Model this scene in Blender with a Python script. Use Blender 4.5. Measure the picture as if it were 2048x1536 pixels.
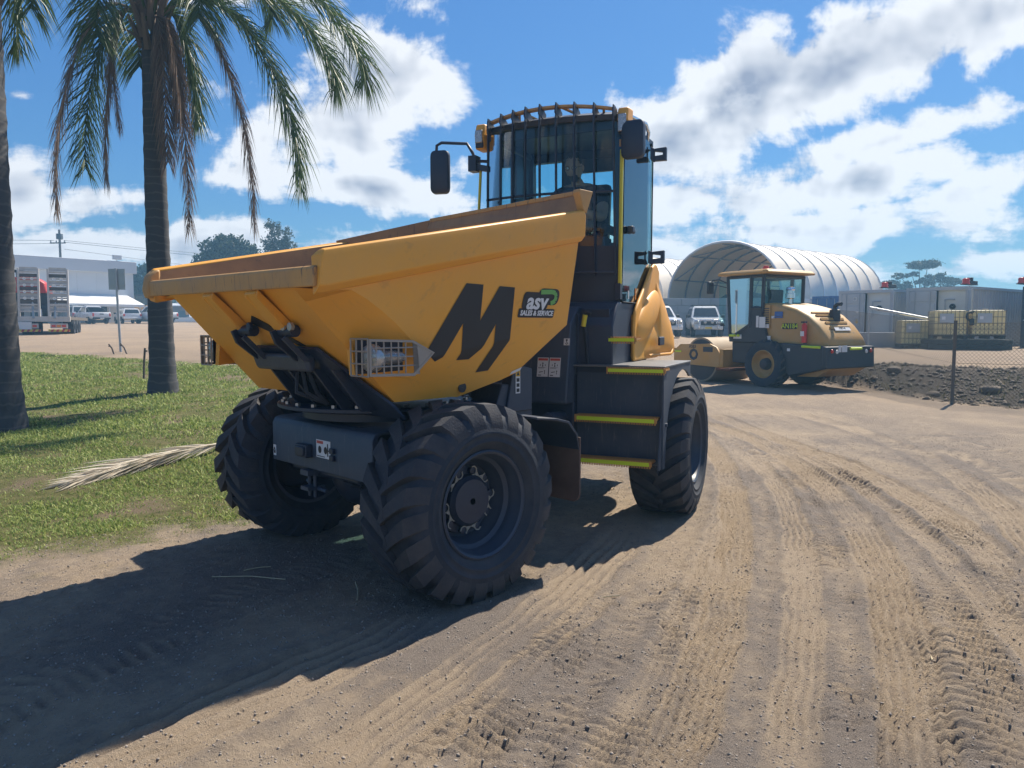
import bpy, bmesh, math, random
import numpy as np
from mathutils import Matrix, Vector, Euler

for o in list(bpy.data.objects): bpy.data.objects.remove(o)
sc = bpy.context.scene
COL = sc.collection
R = math.radians
rnd = random.Random(7)
rng = np.random.default_rng(11)

# ------------------------------------------------------------------ camera
cam_d = bpy.data.cameras.new('camera'); cam = bpy.data.objects.new('camera', cam_d)
COL.objects.link(cam); sc.camera = cam
cam_d.sensor_width = 36; cam_d.lens = 1500/2048*36
cam_d.clip_start = .05; cam_d.clip_end = 6000
cam.location = (0, 0, 1.608); cam.rotation_euler = (R(90-4.49), 0, 0)

# ------------------------------------------------------------------ light, sky, exposure
SUN_EL, SUN_TRAVEL = 49.5, -127.0            # elevation; direction in which shadows fall (deg from +x)
sx, sy = -math.cos(R(SUN_TRAVEL)), -math.sin(R(SUN_TRAVEL))
SUNV = Vector((sx*math.cos(R(SUN_EL)), sy*math.cos(R(SUN_EL)), math.sin(R(SUN_EL))))
sl = bpy.data.lights.new('sun', 'SUN'); sl.energy = 5.0; sl.angle = R(.53); sl.color = (1, .91, .77)
sun = bpy.data.objects.new('sun', sl); COL.objects.link(sun)
sun.rotation_euler = SUNV.to_track_quat('Z', 'Y').to_euler()
sun.location = (6, 8, 14)

SKY_STRENGTH = .10
def build_world():
    w = bpy.data.worlds.new('World'); sc.world = w; w.use_nodes = True
    nt = w.node_tree; nt.nodes.clear(); N = nt.nodes.new; L = nt.links.new
    out = N('ShaderNodeOutputWorld'); bg = N('ShaderNodeBackground'); L(bg.outputs[0], out.inputs[0])
    bg.inputs[1].default_value = SKY_STRENGTH
    sky = N('ShaderNodeTexSky'); sky.sky_type = 'NISHITA'; sky.sun_disc = False
    sky.sun_elevation = R(SUN_EL); sky.sun_rotation = math.atan2(sx, sy)
    sky.air_density = 1.0; sky.dust_density = .35; sky.ozone_density = 1.8; sky.altitude = 50
    tc = N('ShaderNodeTexCoord'); D = tc.outputs['Generated']
    def m(op, a, b=None, c=None, clamp=False):
        n = N('ShaderNodeMath'); n.operation = op; n.use_clamp = clamp
        for i, v in enumerate((a, b, c)):
            if v is None: continue
            if isinstance(v, (int, float)): n.inputs[i].default_value = v
            else: L(v, n.inputs[i])
        return n.outputs[0]
    def vm(op, a, b=None):
        n = N('ShaderNodeVectorMath'); n.operation = op
        for i, v in enumerate((a, b)):
            if v is None: continue
            if isinstance(v, (tuple, list)): n.inputs[i].default_value = v
            else: L(v, n.inputs[i])
        return n.outputs[0]
    def comb(x, y, z):
        n = N('ShaderNodeCombineXYZ')
        for i, v in enumerate((x, y, z)):
            if isinstance(v, (int, float)): n.inputs[i].default_value = v
            else: L(v, n.inputs[i])
        return n.outputs[0]
    def noise(vec, scale, detail, rough, dist=0, lac=2.0):
        n = N('ShaderNodeTexNoise'); n.inputs['Scale'].default_value = scale
        n.inputs['Detail'].default_value = detail; n.inputs['Roughness'].default_value = rough
        n.inputs['Distortion'].default_value = dist; n.inputs['Lacunarity'].default_value = lac
        L(vec, n.inputs['Vector']); return n.outputs['Fac']
    def smooth(v, a, b):
        n = N('ShaderNodeMapRange'); n.interpolation_type = 'SMOOTHSTEP'
        n.inputs[1].default_value = a; n.inputs[2].default_value = b; L(v, n.inputs[0]); return n.outputs[0]
    sp = N('ShaderNodeSeparateXYZ'); L(D, sp.inputs[0]); X, Y, Z = sp.outputs
    zc = m('MAXIMUM', Z, 0.0)
    k = m('DIVIDE', 1.0, m('ADD', zc, .17))
    P = comb(m('MULTIPLY', X, k), m('MULTIPLY', Y, k), 0.0)          # a flat cloud layer seen from below
    # where the cloud banks of this sky lie (compass bearing / height as tangents of the view to the north)
    ys = m('MAXIMUM', Y, .15)
    gx = m('DIVIDE', X, ys); gz = m('DIVIDE', Z, ys)
    front = smooth(Y, .1, .35)
    banks = [  # px u, v, radius u, radius v, tilt deg, weight
        (1330,300,130,110,35,.9),(1460,225,170,100,28,1.1),(1690,150,230,85,20,1.0),(1960,60,240,85,12,.95),(1330,420,110,75,20,.8),
        (1750,300,300,42,17,.85),(2020,235,170,50,22,.7),(1700,375,230,52,14,.95),(1960,385,140,50,22,.85),(1990,470,150,42,12,.6),
        (1640,470,420,50,4,.85),(1390,410,70,45,15,.55),
        (760,170,170,85,-6,.95),(640,270,190,95,-8,1.05),(880,250,90,65,30,.6),(720,380,260,50,-8,.95),(840,40,80,60,-30,.6),(900,360,120,34,10,.6),
        (440,285,70,42,0,.6),(210,415,110,36,2,.8),(50,395,75,65,0,.85),(65,212,45,16,0,.5),(330,500,420,46,2,.85),(540,10,190,55,0,.75),
        (1250,520,420,40,2,.75),(1900,540,330,36,3,.8),(1135,70,60,16,20,.25)]
    G = comb(gx, gz, 0.0)
    acc = None
    for (u, v, ru, rv, t, wt) in banks:
        mp = N('ShaderNodeMapping'); mp.vector_type = 'TEXTURE'; L(G, mp.inputs[0])
        mp.inputs['Location'].default_value = ((u-1024)/1500, (650-v)/1500*1.02, 0); mp.inputs['Rotation'].default_value = (0, 0, R(t))
        mp.inputs['Scale'].default_value = (ru*2.0/1500, rv*2.0/1500, 1)
        gr = N('ShaderNodeTexGradient'); gr.gradient_type = 'SPHERICAL'; L(mp.outputs[0], gr.inputs[0])
        g = m('MULTIPLY', gr.outputs['Fac'], wt*1.25)
        acc = g if acc is None else m('MAXIMUM', acc, g)
    acc = m('MULTIPLY', acc, front)
    away = m('SUBTRACT', 1.0, front)
    def dens(off):
        p = vm('ADD', P, off)
        d3 = vm('ADD', D, (off[0]*.05, off[1]*.05, .03 if off[0] else 0))
        warp = N('ShaderNodeTexNoise'); warp.inputs['Scale'].default_value = 5; warp.inputs['Detail'].default_value = 1; L(d3, warp.inputs['Vector'])
        wv = vm('MULTIPLY', vm('SUBTRACT', warp.outputs['Color'], (.5, .5, .5)), (.10, .10, .07))
        dw = vm('ADD', d3, wv)
        st_ = N('ShaderNodeMapping'); L(vm('ADD', p, wv), st_.inputs[0]); st_.inputs['Rotation'].default_value = (0, 0, R(67)); st_.inputs['Scale'].default_value = (.8, 1.35, 1)
        n1 = noise(dw, 10.5, 7 if not off[0] else 3, .62); n2 = noise(st_.outputs[0], 1.9, 5 if not off[0] else 3, .62)
        base = m('ADD', m('MULTIPLY', n1, .90), m('MULTIPLY', n2, .45))
        # away from the north the layer alone decides
        e = m('ADD', base, m('ADD', m('MULTIPLY', acc, .46), m('MULTIPLY', away, .17)))
        return m('SUBTRACT', e, .895)
    d0 = dens((0, 0, 0)); d1 = dens((.16*sx, .16*sy, 0))
    cover = smooth(d0, -.015, .13)
    lit = m('SUBTRACT', d0, d1)
    thick = smooth(d0, .12, .42)
    shade = m('ADD', m('SUBTRACT', 1.0, m('MULTIPLY', thick, .66)), m('MULTIPLY', lit, 2.6), clamp=True)
    cr = N('ShaderNodeValToRGB'); L(shade, cr.inputs[0])
    cr.color_ramp.elements[0].position = .15; cr.color_ramp.elements[0].color = (2.6/8, 3.05/8, 4.1/8, 1)
    cr.color_ramp.elements[1].position = .95; cr.color_ramp.elements[1].color = (7.3/8, 7.5/8, 7.9/8, 1)
    sc8 = vm('SCALE', cr.outputs[0]); sc8.node.inputs['Scale'].default_value = CLOUD
    grade = N('ShaderNodeHueSaturation'); grade.inputs['Saturation'].default_value = 1.12; grade.inputs['Value'].default_value = SKYVAL; L(sky.outputs[0], grade.inputs['Color'])
    lum = N('ShaderNodeRGBToBW'); L(grade.outputs[0], lum.inputs[0])
    kk = m('DIVIDE', 1.0, m('ADD', 1.0, m('MULTIPLY', lum.outputs[0], SKYCOMP)))
    clear = vm('MULTIPLY', grade.outputs[0], SKYTINT); cs = vm('SCALE', clear); L(kk, cs.node.inputs['Scale'])
    mx = N('ShaderNodeMix'); mx.data_type = 'RGBA'; L(cover, mx.inputs[0])
    L(cs, mx.inputs[6]); L(sc8, mx.inputs[7])
    L(mx.outputs[2], bg.inputs[0])
CLOUD, SKYVAL, SKYCOMP, SKYTINT = 6.3, .86, .18, (.56, .92, 1.24)
build_world()
sc.view_settings.view_transform = 'Standard'; sc.view_settings.look = 'None'
sc.view_settings.gamma = 1; sc.view_settings.use_curve_mapping = False
sc.view_settings.exposure = .72
sc.render.engine = 'CYCLES'
sc.cycles.max_bounces = 6; sc.cycles.diffuse_bounces = 3; sc.cycles.glossy_bounces = 3; sc.cycles.volume_bounces = 0; sc.cycles.transparent_max_bounces = 24

# ------------------------------------------------------------------ materials
MATS = {}
def mat(name, col, rough=.55, metal=0., var=.12, scale=5., bump=0., bscale=80., dust=0., dcol=(.30, .235, .165), dscale=3., coat=0., spec=.5, scratch=0., scol=(.10, .085, .075)):
    m = bpy.data.materials.new(name); m.use_nodes = True; nt = m.node_tree; N = nt.nodes.new; L = nt.links.new
    b = nt.nodes['Principled BSDF']; b.inputs['Metallic'].default_value = metal
    b.inputs['Coat Weight'].default_value = coat; b.inputs['Specular IOR Level'].default_value = spec
    tc = N('ShaderNodeTexCoord')
    n1 = N('ShaderNodeTexNoise'); n1.inputs['Scale'].default_value = scale; n1.inputs['Detail'].default_value = 6; L(tc.outputs['Object'], n1.inputs['Vector'])
    mx = N('ShaderNodeMix'); mx.data_type = 'RGBA'
    mx.inputs[6].default_value = (*[c*(1-var) for c in col], 1); mx.inputs[7].default_value = (*[min(1, c*(1+var)) for c in col], 1)
    L(n1.outputs['Fac'], mx.inputs[0]); cur = mx.outputs[2]
    if dust:
        n2 = N('ShaderNodeTexNoise'); n2.inputs['Scale'].default_value = dscale; n2.inputs['Detail'].default_value = 8; n2.inputs['Roughness'].default_value = .65
        L(tc.outputs['Object'], n2.inputs['Vector'])
        mr = N('ShaderNodeMapRange'); mr.inputs[1].default_value = .38; mr.inputs[2].default_value = .72; mr.inputs[4].default_value = dust; L(n2.outputs['Fac'], mr.inputs[0])
        m2 = N('ShaderNodeMix'); m2.data_type = 'RGBA'; m2.inputs[7].default_value = (*dcol, 1); L(cur, m2.inputs[6]); L(mr.outputs[0], m2.inputs[0]); cur = m2.outputs[2]
    if scratch:
        mp = N('ShaderNodeMapping'); mp.inputs['Scale'].default_value = (2.2, 30, 2.2); mp.inputs['Rotation'].default_value = (.3, .5, .8); L(tc.outputs['Object'], mp.inputs[0])
        n3 = N('ShaderNodeTexNoise'); n3.inputs['Scale'].default_value = 2.4; n3.inputs['Detail'].default_value = 7; n3.inputs['Roughness'].default_value = .7; L(mp.outputs[0], n3.inputs['Vector'])
        mr = N('ShaderNodeMapRange'); mr.inputs[1].default_value = .58; mr.inputs[2].default_value = .66; mr.inputs[4].default_value = scratch; L(n3.outputs['Fac'], mr.inputs[0])
        m3 = N('ShaderNodeMix'); m3.data_type = 'RGBA'; m3.inputs[7].default_value = (*scol, 1); L(cur, m3.inputs[6]); L(mr.outputs[0], m3.inputs[0]); cur = m3.outputs[2]
    L(cur, b.inputs['Base Color'])
    rr = N('ShaderNodeMapRange'); rr.inputs[3].default_value = max(.03, rough-.1); rr.inputs[4].default_value = min(1, rough+.12); L(n1.outputs['Fac'], rr.inputs[0]); L(rr.outputs[0], b.inputs['Roughness'])
    if bump:
        n4 = N('ShaderNodeTexNoise'); n4.inputs['Scale'].default_value = bscale; n4.inputs['Detail'].default_value = 5; L(tc.outputs['Object'], n4.inputs['Vector'])
        bp = N('ShaderNodeBump'); bp.inputs['Strength'].default_value = bump; bp.inputs['Distance'].default_value = .01; L(n4.outputs['Fac'], bp.inputs['Height']); L(bp.outputs[0], b.inputs['Normal'])
    MATS[name] = m; return m
def leafmat(name, c1, c2, rough=.55, trans=.25):
    m = bpy.data.materials.new(name); m.use_nodes = True; nt = m.node_tree; N = nt.nodes.new; L = nt.links.new
    b = nt.nodes['Principled BSDF']; b.inputs['Roughness'].default_value = rough; b.inputs['Specular IOR Level'].default_value = .35
    g = N('ShaderNodeNewGeometry'); r = N('ShaderNodeValToRGB'); r.color_ramp.elements[0].color = (*c1, 1); r.color_ramp.elements[1].color = (*c2, 1)
    L(g.outputs['Random Per Island'], r.inputs[0]); L(r.outputs[0], b.inputs['Base Color'])
    t = N('ShaderNodeBsdfTranslucent'); L(r.outputs[0], t.inputs[0]); mx = N('ShaderNodeMixShader'); mx.inputs[0].default_value = trans
    L(b.outputs[0], mx.inputs[1]); L(t.outputs[0], mx.inputs[2]); L(mx.outputs[0], nt.nodes['Material Output'].inputs[0])
    MATS[name] = m; return m
def glassmat(name, tint=(.55, .75, .75), refl=.10, rough=.02, opacity=0.0, ocol=(.3, .35, .35)):
    m = bpy.data.materials.new(name); m.use_nodes = True; nt = m.node_tree; nt.nodes.clear(); N = nt.nodes.new; L = nt.links.new
    o = N('ShaderNodeOutputMaterial'); t = N('ShaderNodeBsdfTransparent'); t.inputs[0].default_value = (*tint, 1)
    g = N('ShaderNodeBsdfGlossy'); g.inputs['Roughness'].default_value = rough; fr = N('ShaderNodeFresnel'); fr.inputs[0].default_value = 1.5
    ad = N('ShaderNodeMath'); ad.operation = 'ADD'; ad.use_clamp = True; ad.inputs[1].default_value = refl-.04; L(fr.outputs[0], ad.inputs[0])
    cur = t.outputs[0]
    if opacity:
        d = N('ShaderNodeBsdfDiffuse'); d.inputs[0].default_value = (*ocol, 1); m0 = N('ShaderNodeMixShader'); m0.inputs[0].default_value = opacity
        L(cur, m0.inputs[1]); L(d.outputs[0], m0.inputs[2]); cur = m0.outputs[0]
    mx = N('ShaderNodeMixShader'); L(ad.outputs[0], mx.inputs[0]); L(cur, mx.inputs[1]); L(g.outputs[0], mx.inputs[2]); L(mx.outputs[0], o.inputs[0])
    MATS[name] = m; return m

YEL = (.84, .385, .045)
mat('yellow_paint', YEL, .48, var=.10, scale=2.5, dust=.22, dcol=(.50, .33, .16), dscale=2.6, coat=.05, scratch=.22, scol=(.34, .20, .08))
mat('worn_yellow', (.56, .31, .10), .6, var=.18, scale=7, dust=.45, dcol=(.33, .24, .17), dscale=3, scratch=.9)
mat('skip_inside', (.32, .19, .10), .65, var=.35, scale=5, dust=.6, dcol=(.46, .27, .11), dscale=2.5, scratch=.5)
mat('veiled_black_paint', (.018, .030, .058), .45, var=.2, scale=4, dust=.14, dcol=(.12, .115, .12), dscale=3, bump=.05, bscale=200)  # navy tint paints a blue lens-glare veil into the black
mat('veiled_grey_paint', (.040, .058, .090), .5, var=.15, scale=4, dust=.22, dcol=(.16, .15, .145), dscale=4, scratch=.25, scol=(.25, .25, .26))  # blue of the glare veil is mixed into the grey base colour
mat('veiled_rubber', (.016, .026, .044), .8, var=.25, scale=7, dust=.5, dcol=(.10, .09, .085), dscale=3.5, bump=.25, bscale=90)  # bluish cast of lens glare put into the rubber colour
mat('rubber_tread', (.032, .037, .050), .85, var=.3, scale=9, dust=.5, dcol=(.125, .108, .095), dscale=5, bump=.3, bscale=90)
mat('sticker_pale', (.30, .29, .25), .6, var=.1)
mat('fender_grey', (.12, .125, .135), .45, var=.15, dust=.35, dcol=(.25, .23, .2))
mat('rubber_dusty', (.07, .065, .062), .85, var=.3, scale=9, dust=.6, dcol=(.16, .135, .11), dscale=6, bump=.3, bscale=90)
mat('rim_steel', (.030, .046, .078), .5, var=.25, scale=6, dust=.35, dcol=(.10, .095, .095), dscale=5)
mat('mudflap_rubber', (.10, .065, .055), .8, var=.3, scale=6, dust=.4, dcol=(.2, .14, .1), bump=.1)
mat('chrome', (.75, .76, .78), .18, metal=1, var=.05)
mat('bare_metal', (.42, .41, .40), .4, metal=.8, var=.2, dust=.2)
mat('zinc_cage', (.36, .32, .28), .55, metal=.3, var=.15, dust=.3)
mat('hi_vis', (.62, .78, .03), .5, var=.06)
mat('rail_yellow', (.66, .58, .05), .45, var=.08)
mat('step_orange', (.52, .26, .07), .6, var=.2, dust=.3)
mat('sticker_white', (.72, .72, .72), .5, var=.06, scale=20)
mat('sticker_red', (.55, .09, .07), .5, var=.1)
mat('sticker_black', (.02, .02, .024), .5, var=.1)
mat('sticker_green', (.16, .42, .10), .5, var=.05)
mat('sticker_amber', (.75, .45, .03), .5, var=.05)
mat('lamp_glass', (.42, .42, .42), .25, metal=.5, var=.05, scale=30)
mat('lamp_amber', (.8, .25, .02), .25, var=.05)
mat('lamp_red', (.62, .04, .02), .3, var=.05)
mat('seat_fabric', (.022, .024, .03), .9, var=.2)
mat('skin', (.42, .25, .18), .55, var=.08, scale=12)
mat('hair', (.05, .04, .035), .8, var=.3, scale=60)
mat('shirt', (.022, .024, .034), .9, var=.2, scale=20, bump=.2)
mat('trousers', (.04, .045, .06), .9, var=.2)
glassmat('cab_glass', (.58, .86, .88), .055)
glassmat('cab_glass_clear', (.74, .93, .95), .05)
glassmat('cab_glass_dark', (.42, .60, .62), .10)
glassmat('door_glass', (.66, .84, .84), .16)
glassmat('car_glass', (.10, .12, .13), .10)

# ------------------------------------------------------------------ mesh helpers
class MB:
    def __init__(s, M=None): s.v = []; s.f = []; s.M = M
    def add(s, vs, fs, M=None):
        o = len(s.v)
        for p in vs:
            p = Vector(p)
            if M is not None: p = M @ p
            if s.M is not None: p = s.M @ p
            s.v.append(p)
        s.f += [tuple(i+o for i in f) for f in fs]; return s
    def bx(s, x0, x1, y0, y1, z0, z1, M=None):
        return s.add([(x0,y0,z0),(x1,y0,z0),(x1,y1,z0),(x0,y1,z0),(x0,y0,z1),(x1,y0,z1),(x1,y1,z1),(x0,y1,z1)],
                     [(3,2,1,0),(4,5,6,7),(0,1,5,4),(1,2,6,5),(2,3,7,6),(3,0,4,7)], M)
    def box(s, c, d, rot=(0,0,0)):
        M = Matrix.Translation(c) @ Euler(rot).to_matrix().to_4x4()
        return s.bx(-d[0]/2, d[0]/2, -d[1]/2, d[1]/2, -d[2]/2, d[2]/2, M)
    def prism(s, poly, ext):
        n = len(poly); e = Vector(ext); a = [Vector(p) for p in poly]; b = [p+e for p in a]
        return s.add(a+b, [tuple(range(n))[::-1], tuple(range(n, 2*n))]+[(i, (i+1) % n, n+(i+1) % n, n+i) for i in range(n)])
    def loft(s, rings, cap=True, closed=True):
        n = len(rings[0]); vs = [p for r in rings for p in r]; fs = []
        for k in range(len(rings)-1):
            for i in range(n if closed else n-1):
                j = (i+1) % n; fs.append((k*n+i, k*n+j, (k+1)*n+j, (k+1)*n+i))
        if cap: fs += [tuple(range(n))[::-1], tuple((len(rings)-1)*n+i for i in range(n))]
        return s.add(vs, fs)
    def tube(s, path, r, n=8, cap=True):
        P = [Vector(p) for p in path]; rings = []; ref = None
        for i, p in enumerate(P):
            t = (P[min(i+1, len(P)-1)]-P[max(i-1, 0)]).normalized()
            if ref is None: ref = Vector((0,0,1)) if abs(t.z) < .9 else Vector((1,0,0))
            a = t.cross(ref)
            if a.length < 1e-5: a = t.cross(Vector((0,1,0)))
            a.normalize(); b = a.cross(t).normalized(); ref = b
            rr = r[i] if isinstance(r, (list, tuple)) else r
            rings.append([p+(a*math.cos(2*math.pi*k/n)+b*math.sin(2*math.pi*k/n))*rr for k in range(n)])
        return s.loft(rings, cap)
    def lathe(s, prof, n=32, c=(0,0,0), axis='y', cap=False):
        rings = []
        for a, r in prof:
            ring = []
            for k in range(n):
                t = 2*math.pi*k/n; ca, sa = r*math.cos(t), r*math.sin(t)
                p = {'y': (ca, a, sa), 'z': (ca, sa, a), 'x': (a, ca, sa)}[axis]
                ring.append((c[0]+p[0], c[1]+p[1], c[2]+p[2]))
            rings.append(ring)
        return s.loft(rings, cap)
    def ico(s, c, r, sub=1, jit=0., sq=(1,1,1)):
        bm = bmesh.new(); bmesh.ops.create_icosphere(bm, subdivisions=sub, radius=1)
        vs = [Vector(c)+Vector((v.co.x*sq[0], v.co.y*sq[1], v.co.z*sq[2]))*r*(1+rnd.uniform(-jit, jit)) for v in bm.verts]
        bm.verts.index_update(); fs = [tuple(v.index for v in f.verts) for f in bm.faces]; bm.free(); return s.add(vs, fs)
    def poly(s, pts): return s.add(pts, [tuple(range(len(pts)))])
    def build(s, name, m, parent=None, smooth=None, bevel=0, seg=2, solid=0, soff=-1, fix=True, subsurf=0):
        me = bpy.data.meshes.new(name); me.from_pydata(s.v, [], s.f); me.update()
        if fix:
            bm = bmesh.new(); bm.from_mesh(me); bmesh.ops.recalc_face_normals(bm, faces=bm.faces); bm.to_mesh(me); bm.free()
        return obj(name, me, m, parent, smooth, bevel, seg, solid, soff, subsurf)
def obj(name, me, m, parent=None, smooth=None, bevel=0, seg=2, solid=0, soff=-1, subsurf=0):
    if m is not None: me.materials.append(MATS[m] if isinstance(m, str) else m)
    if smooth:
        me.shade_smooth()
        if smooth < 179: me.set_sharp_from_angle(angle=R(smooth))
    o = bpy.data.objects.new(name, me); COL.objects.link(o)
    if parent is not None: o.parent = parent
    if solid: md = o.modifiers.new('s', 'SOLIDIFY'); md.thickness = solid; md.offset = soff
    if bevel:
        md = o.modifiers.new('b', 'BEVEL'); md.width = bevel; md.segments = seg; md.limit_method = 'ANGLE'; md.angle_limit = R(35)
        md.harden_normals = False
        if not smooth: me.shade_smooth(); me.set_sharp_from_angle(angle=R(50))
    if subsurf: md = o.modifiers.new('u', 'SUBSURF'); md.levels = subsurf; md.render_levels = subsurf
    return o
def npmesh(name, V, F, m, parent=None, smooth=None):
    """V (n,3), F (k,3|4) int arrays"""
    me = bpy.data.meshes.new(name); V = np.ascontiguousarray(V, np.float32); F = np.ascontiguousarray(F, np.int32); k = F.shape[1]
    me.vertices.add(len(V)); me.vertices.foreach_set('co', V.ravel())
    me.loops.add(F.size); me.loops.foreach_set('vertex_index', F.ravel())
    me.polygons.add(len(F)); me.polygons.foreach_set('loop_start', np.arange(0, F.size, k, dtype=np.int32))
    me.update(calc_edges=True); me.validate()
    return obj(name, me, m, parent, smooth)
def thing(name, label, cat, loc=(0,0,0), rz=0., group=None):
    o = bpy.data.objects.new(name, None); COL.objects.link(o); o.empty_display_size = .2
    o.location = loc; o.rotation_euler = (0,0,rz); o['label'] = label; o['category'] = cat
    if group: o['group'] = group
    return o
def tag(o, label, cat, group=None, kind=None):
    if label: o['label'] = label
    if cat: o['category'] = cat
    if group: o['group'] = group
    if kind: o['kind'] = kind
    return o
def copy_tree(o, parent=None):
    c = o.copy(); COL.objects.link(c); c.parent = parent
    for ch in list(o.children): copy_tree(ch, c)
    return c
def text(s, size, m, name, parent, M, depth=.0015, align='CENTER', shear=0., bold=0., sx_=1.):
    cu = bpy.data.curves.new(name, 'FONT'); cu.body = s; cu.size = size; cu.align_x = align; cu.align_y = 'CENTER'; cu.shear = shear
    cu.offset = bold; cu.extrude = depth; cu.resolution_u = 3
    t = bpy.data.objects.new(name, cu); COL.objects.link(t); bpy.context.view_layer.update()
    dg = bpy.context.evaluated_depsgraph_get(); me = bpy.data.meshes.new_from_object(t.evaluated_get(dg))
    bpy.data.objects.remove(t); me.transform(M @ Matrix.Diagonal((sx_, 1, 1, 1))); me.materials.clear()
    return obj(name, me, m, parent)
def basis(o, ex, ey):
    ex = Vector(ex).normalized(); ey = Vector(ey); ey = (ey-ex*ey.dot(ex)).normalized(); ez = ex.cross(ey)
    return Matrix(((ex.x, ey.x, ez.x, o[0]), (ex.y, ey.y, ez.y, o[1]), (ex.z, ey.z, ez.z, o[2]), (0,0,0,1)))
def arc(cx, cz, r, a0, a1, n):
    return [(cx+r*math.cos(R(a0+(a1-a0)*i/n)), cz+r*math.sin(R(a0+(a1-a0)*i/n))) for i in range(n+1)]

# ================================================================== GROUND
_tab = rng.random((256, 256))
def vnoise(x, y):
    xi = np.floor(x).astype(int); yi = np.floor(y).astype(int); fx = x-xi; fy = y-yi
    fx = fx*fx*(3-2*fx); fy = fy*fy*(3-2*fy)
    g = lambda a, b: _tab[a & 255, b & 255]
    return (g(xi, yi)*(1-fx)+g(xi+1, yi)*fx)*(1-fy)+(g(xi, yi+1)*(1-fx)+g(xi+1, yi+1)*fx)*fy
def fbm(x, y, s, o=4, gain=.5):
    t = 0; a = 1; n = 0
    for i in range(o):
        t = t+a*vnoise(x*s+17.3*i, y*s+9.1*i); n += a; a *= gain; s *= 2.03
    return t/n-.5
def sst(a, b, x):
    t = np.clip((x-a)/(b-a), 0, 1); return t*t*(3-2*t)
FOOTX = [-5, 5, 8.0, 8.75, 9.1, 9.9, 11.6, 20, 60]; FOOTY = [30, 27, 23.5, 19.8, 15.8, 14.8, 13.4, 8, -10]
def base_z(x, y):
    x = np.asarray(x, float); y = np.asarray(y, float)
    yl = np.clip(y-6.0, 0, 18); zl = .042*(yl-.5*np.minimum(yl, 1)*(1-np.minimum(yl, 1)*.5)) + .0187*np.clip(y-24, 0, 70)
    s = y-np.interp(x, FOOTX, FOOTY)
    berm = (.52*sst(0, 5.5, s)+.14*sst(5, 15, s))*sst(7.4, 8.6, x)
    zr = np.maximum(.92*sst(22, 46, y)+.0187*np.clip(y-46, 0, 48), berm)
    w = sst(-.30, .0, x/np.maximum(y, 1.))
    return zl*(1-w)+zr*w
def terr(x, y): return float(base_z(x, y))
def grass_mask(x, y):
    """>0 inside the lawn (metres to the nearest edge, roughly)"""
    near = (-.735*(x+2.75)+.68*(y-5.45))                    # kerb-less edge beside the track
    far = (.45*(-5.9-x)*1.0+.893*(19-y))
    return np.minimum(np.minimum(near, far), -.9*x-1.45-.01*y)
TRACKS = [  # pts (y,x), width, kind, depth, period
    ([(2.0,.35),(2.785,.58),(3.286,.846),(3.83,1.10),(4.92,1.51),(6,1.8),(9.6,2.6),(13,2.9)], .26, 'rib', .013, .062),
    ([(2.0,1.2),(2.78,1.55),(3.56,1.89),(4.6,2.33),(5.9,2.76),(7.49,3.17),(9.1,3.39),(10.2,3.38),(11.65,3.15),(15,2.6)], .30, 'rib', .015, .075),
    ([(2.0,.95),(2.78,1.28),(3.83,1.86),(4.6,2.05),(5.9,2.44),(7.49,2.86),(9.1,3.1),(11.65,2.9)], .24, 'lug', .026, .085),
    ([(2.0,1.5),(2.94,1.93),(3.56,2.2),(4.33,2.48),(5.0,2.72)], .42, 'lug', .036, .105),
    ([(4.4,3.05),(5.23,3.32),(5.77,3.38),(6.52,3.45),(7.37,3.45),(9,3.5)], .36, 'lug', .038, .12),
    ([(3.6,2.75),(4.2,2.98),(4.8,3.1)], .45, 'lug', .042, .12),
    ([(4.0,2.9),(4.69,3.17),(5.64,3.49),(7.05,3.79),(8.2,3.73),(10.9,3.77),(14,3.6)], .34, 'rib', .014, .085),
    ([(2.0,-.95),(2.87,-.60),(3.35,-.14),(4.2,.2),(5.19,.66),(6.5,1.1)], .34, 'rib', .012, .10),
    ([(2.2,-.45),(3.14,-.03),(3.4,.13),(3.63,.27),(4.06,.44),(4.43,.58),(5.0,.75)], .36, 'lug', .034, .088),
    ([(2.2,.12),(3.14,.46),(3.45,.62),(3.94,.84),(4.85,1.15),(5.6,1.4)], .34, 'lug', .030, .10),
    ([(2.0,-.2),(2.8,.1),(3.4,.36),(4.2,.7)], .3, 'lug', .026, .115),
    ([(2.0,2.2),(3.0,2.5),(4.2,3.2),(5.5,4.0),(7.5,4.7),(10,5.1),(14,5.0)], .32, 'rib', .012, .09),
    ([(3.0,3.2),(4.4,4.2),(6.0,5.2),(8.5,6.0),(12,6.2)], .36, 'lug', .026, .12),
    ([(2.0,-1.7),(2.8,-1.35),(3.6,-.75),(4.5,-.35)], .4, 'rib', .012, .12),
    ([(2.0,.75),(2.9,1.12),(3.9,1.55),(5.2,2.05),(7,2.55),(9.5,2.9)], .22, 'rib', .009, .07),
    ([(2.0,.05),(3.0,.52),(4.2,1.02),(5.4,1.5),(7,2.05)], .20, 'rib', .009, .07),
    ([(2.6,2.9),(3.6,3.5),(5,4.2),(7,5.0),(10,5.6)], .26, 'rib', .010, .08),
    ([(2.0,2.0),(3.0,2.32),(4.4,2.86),(6,3.2),(8,3.5),(11,3.5)], .20, 'rib', .009, .07),
    ([(2.0,-.6),(3.0,-.2),(4.0,.36),(5.0,.85)], .2, 'rib', .009, .08),
    ([(2.0,-2.6),(3.2,-2.1),(4.4,-1.5),(5.5,-1.0)], .42, 'lug', .018, .12),
]
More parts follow.
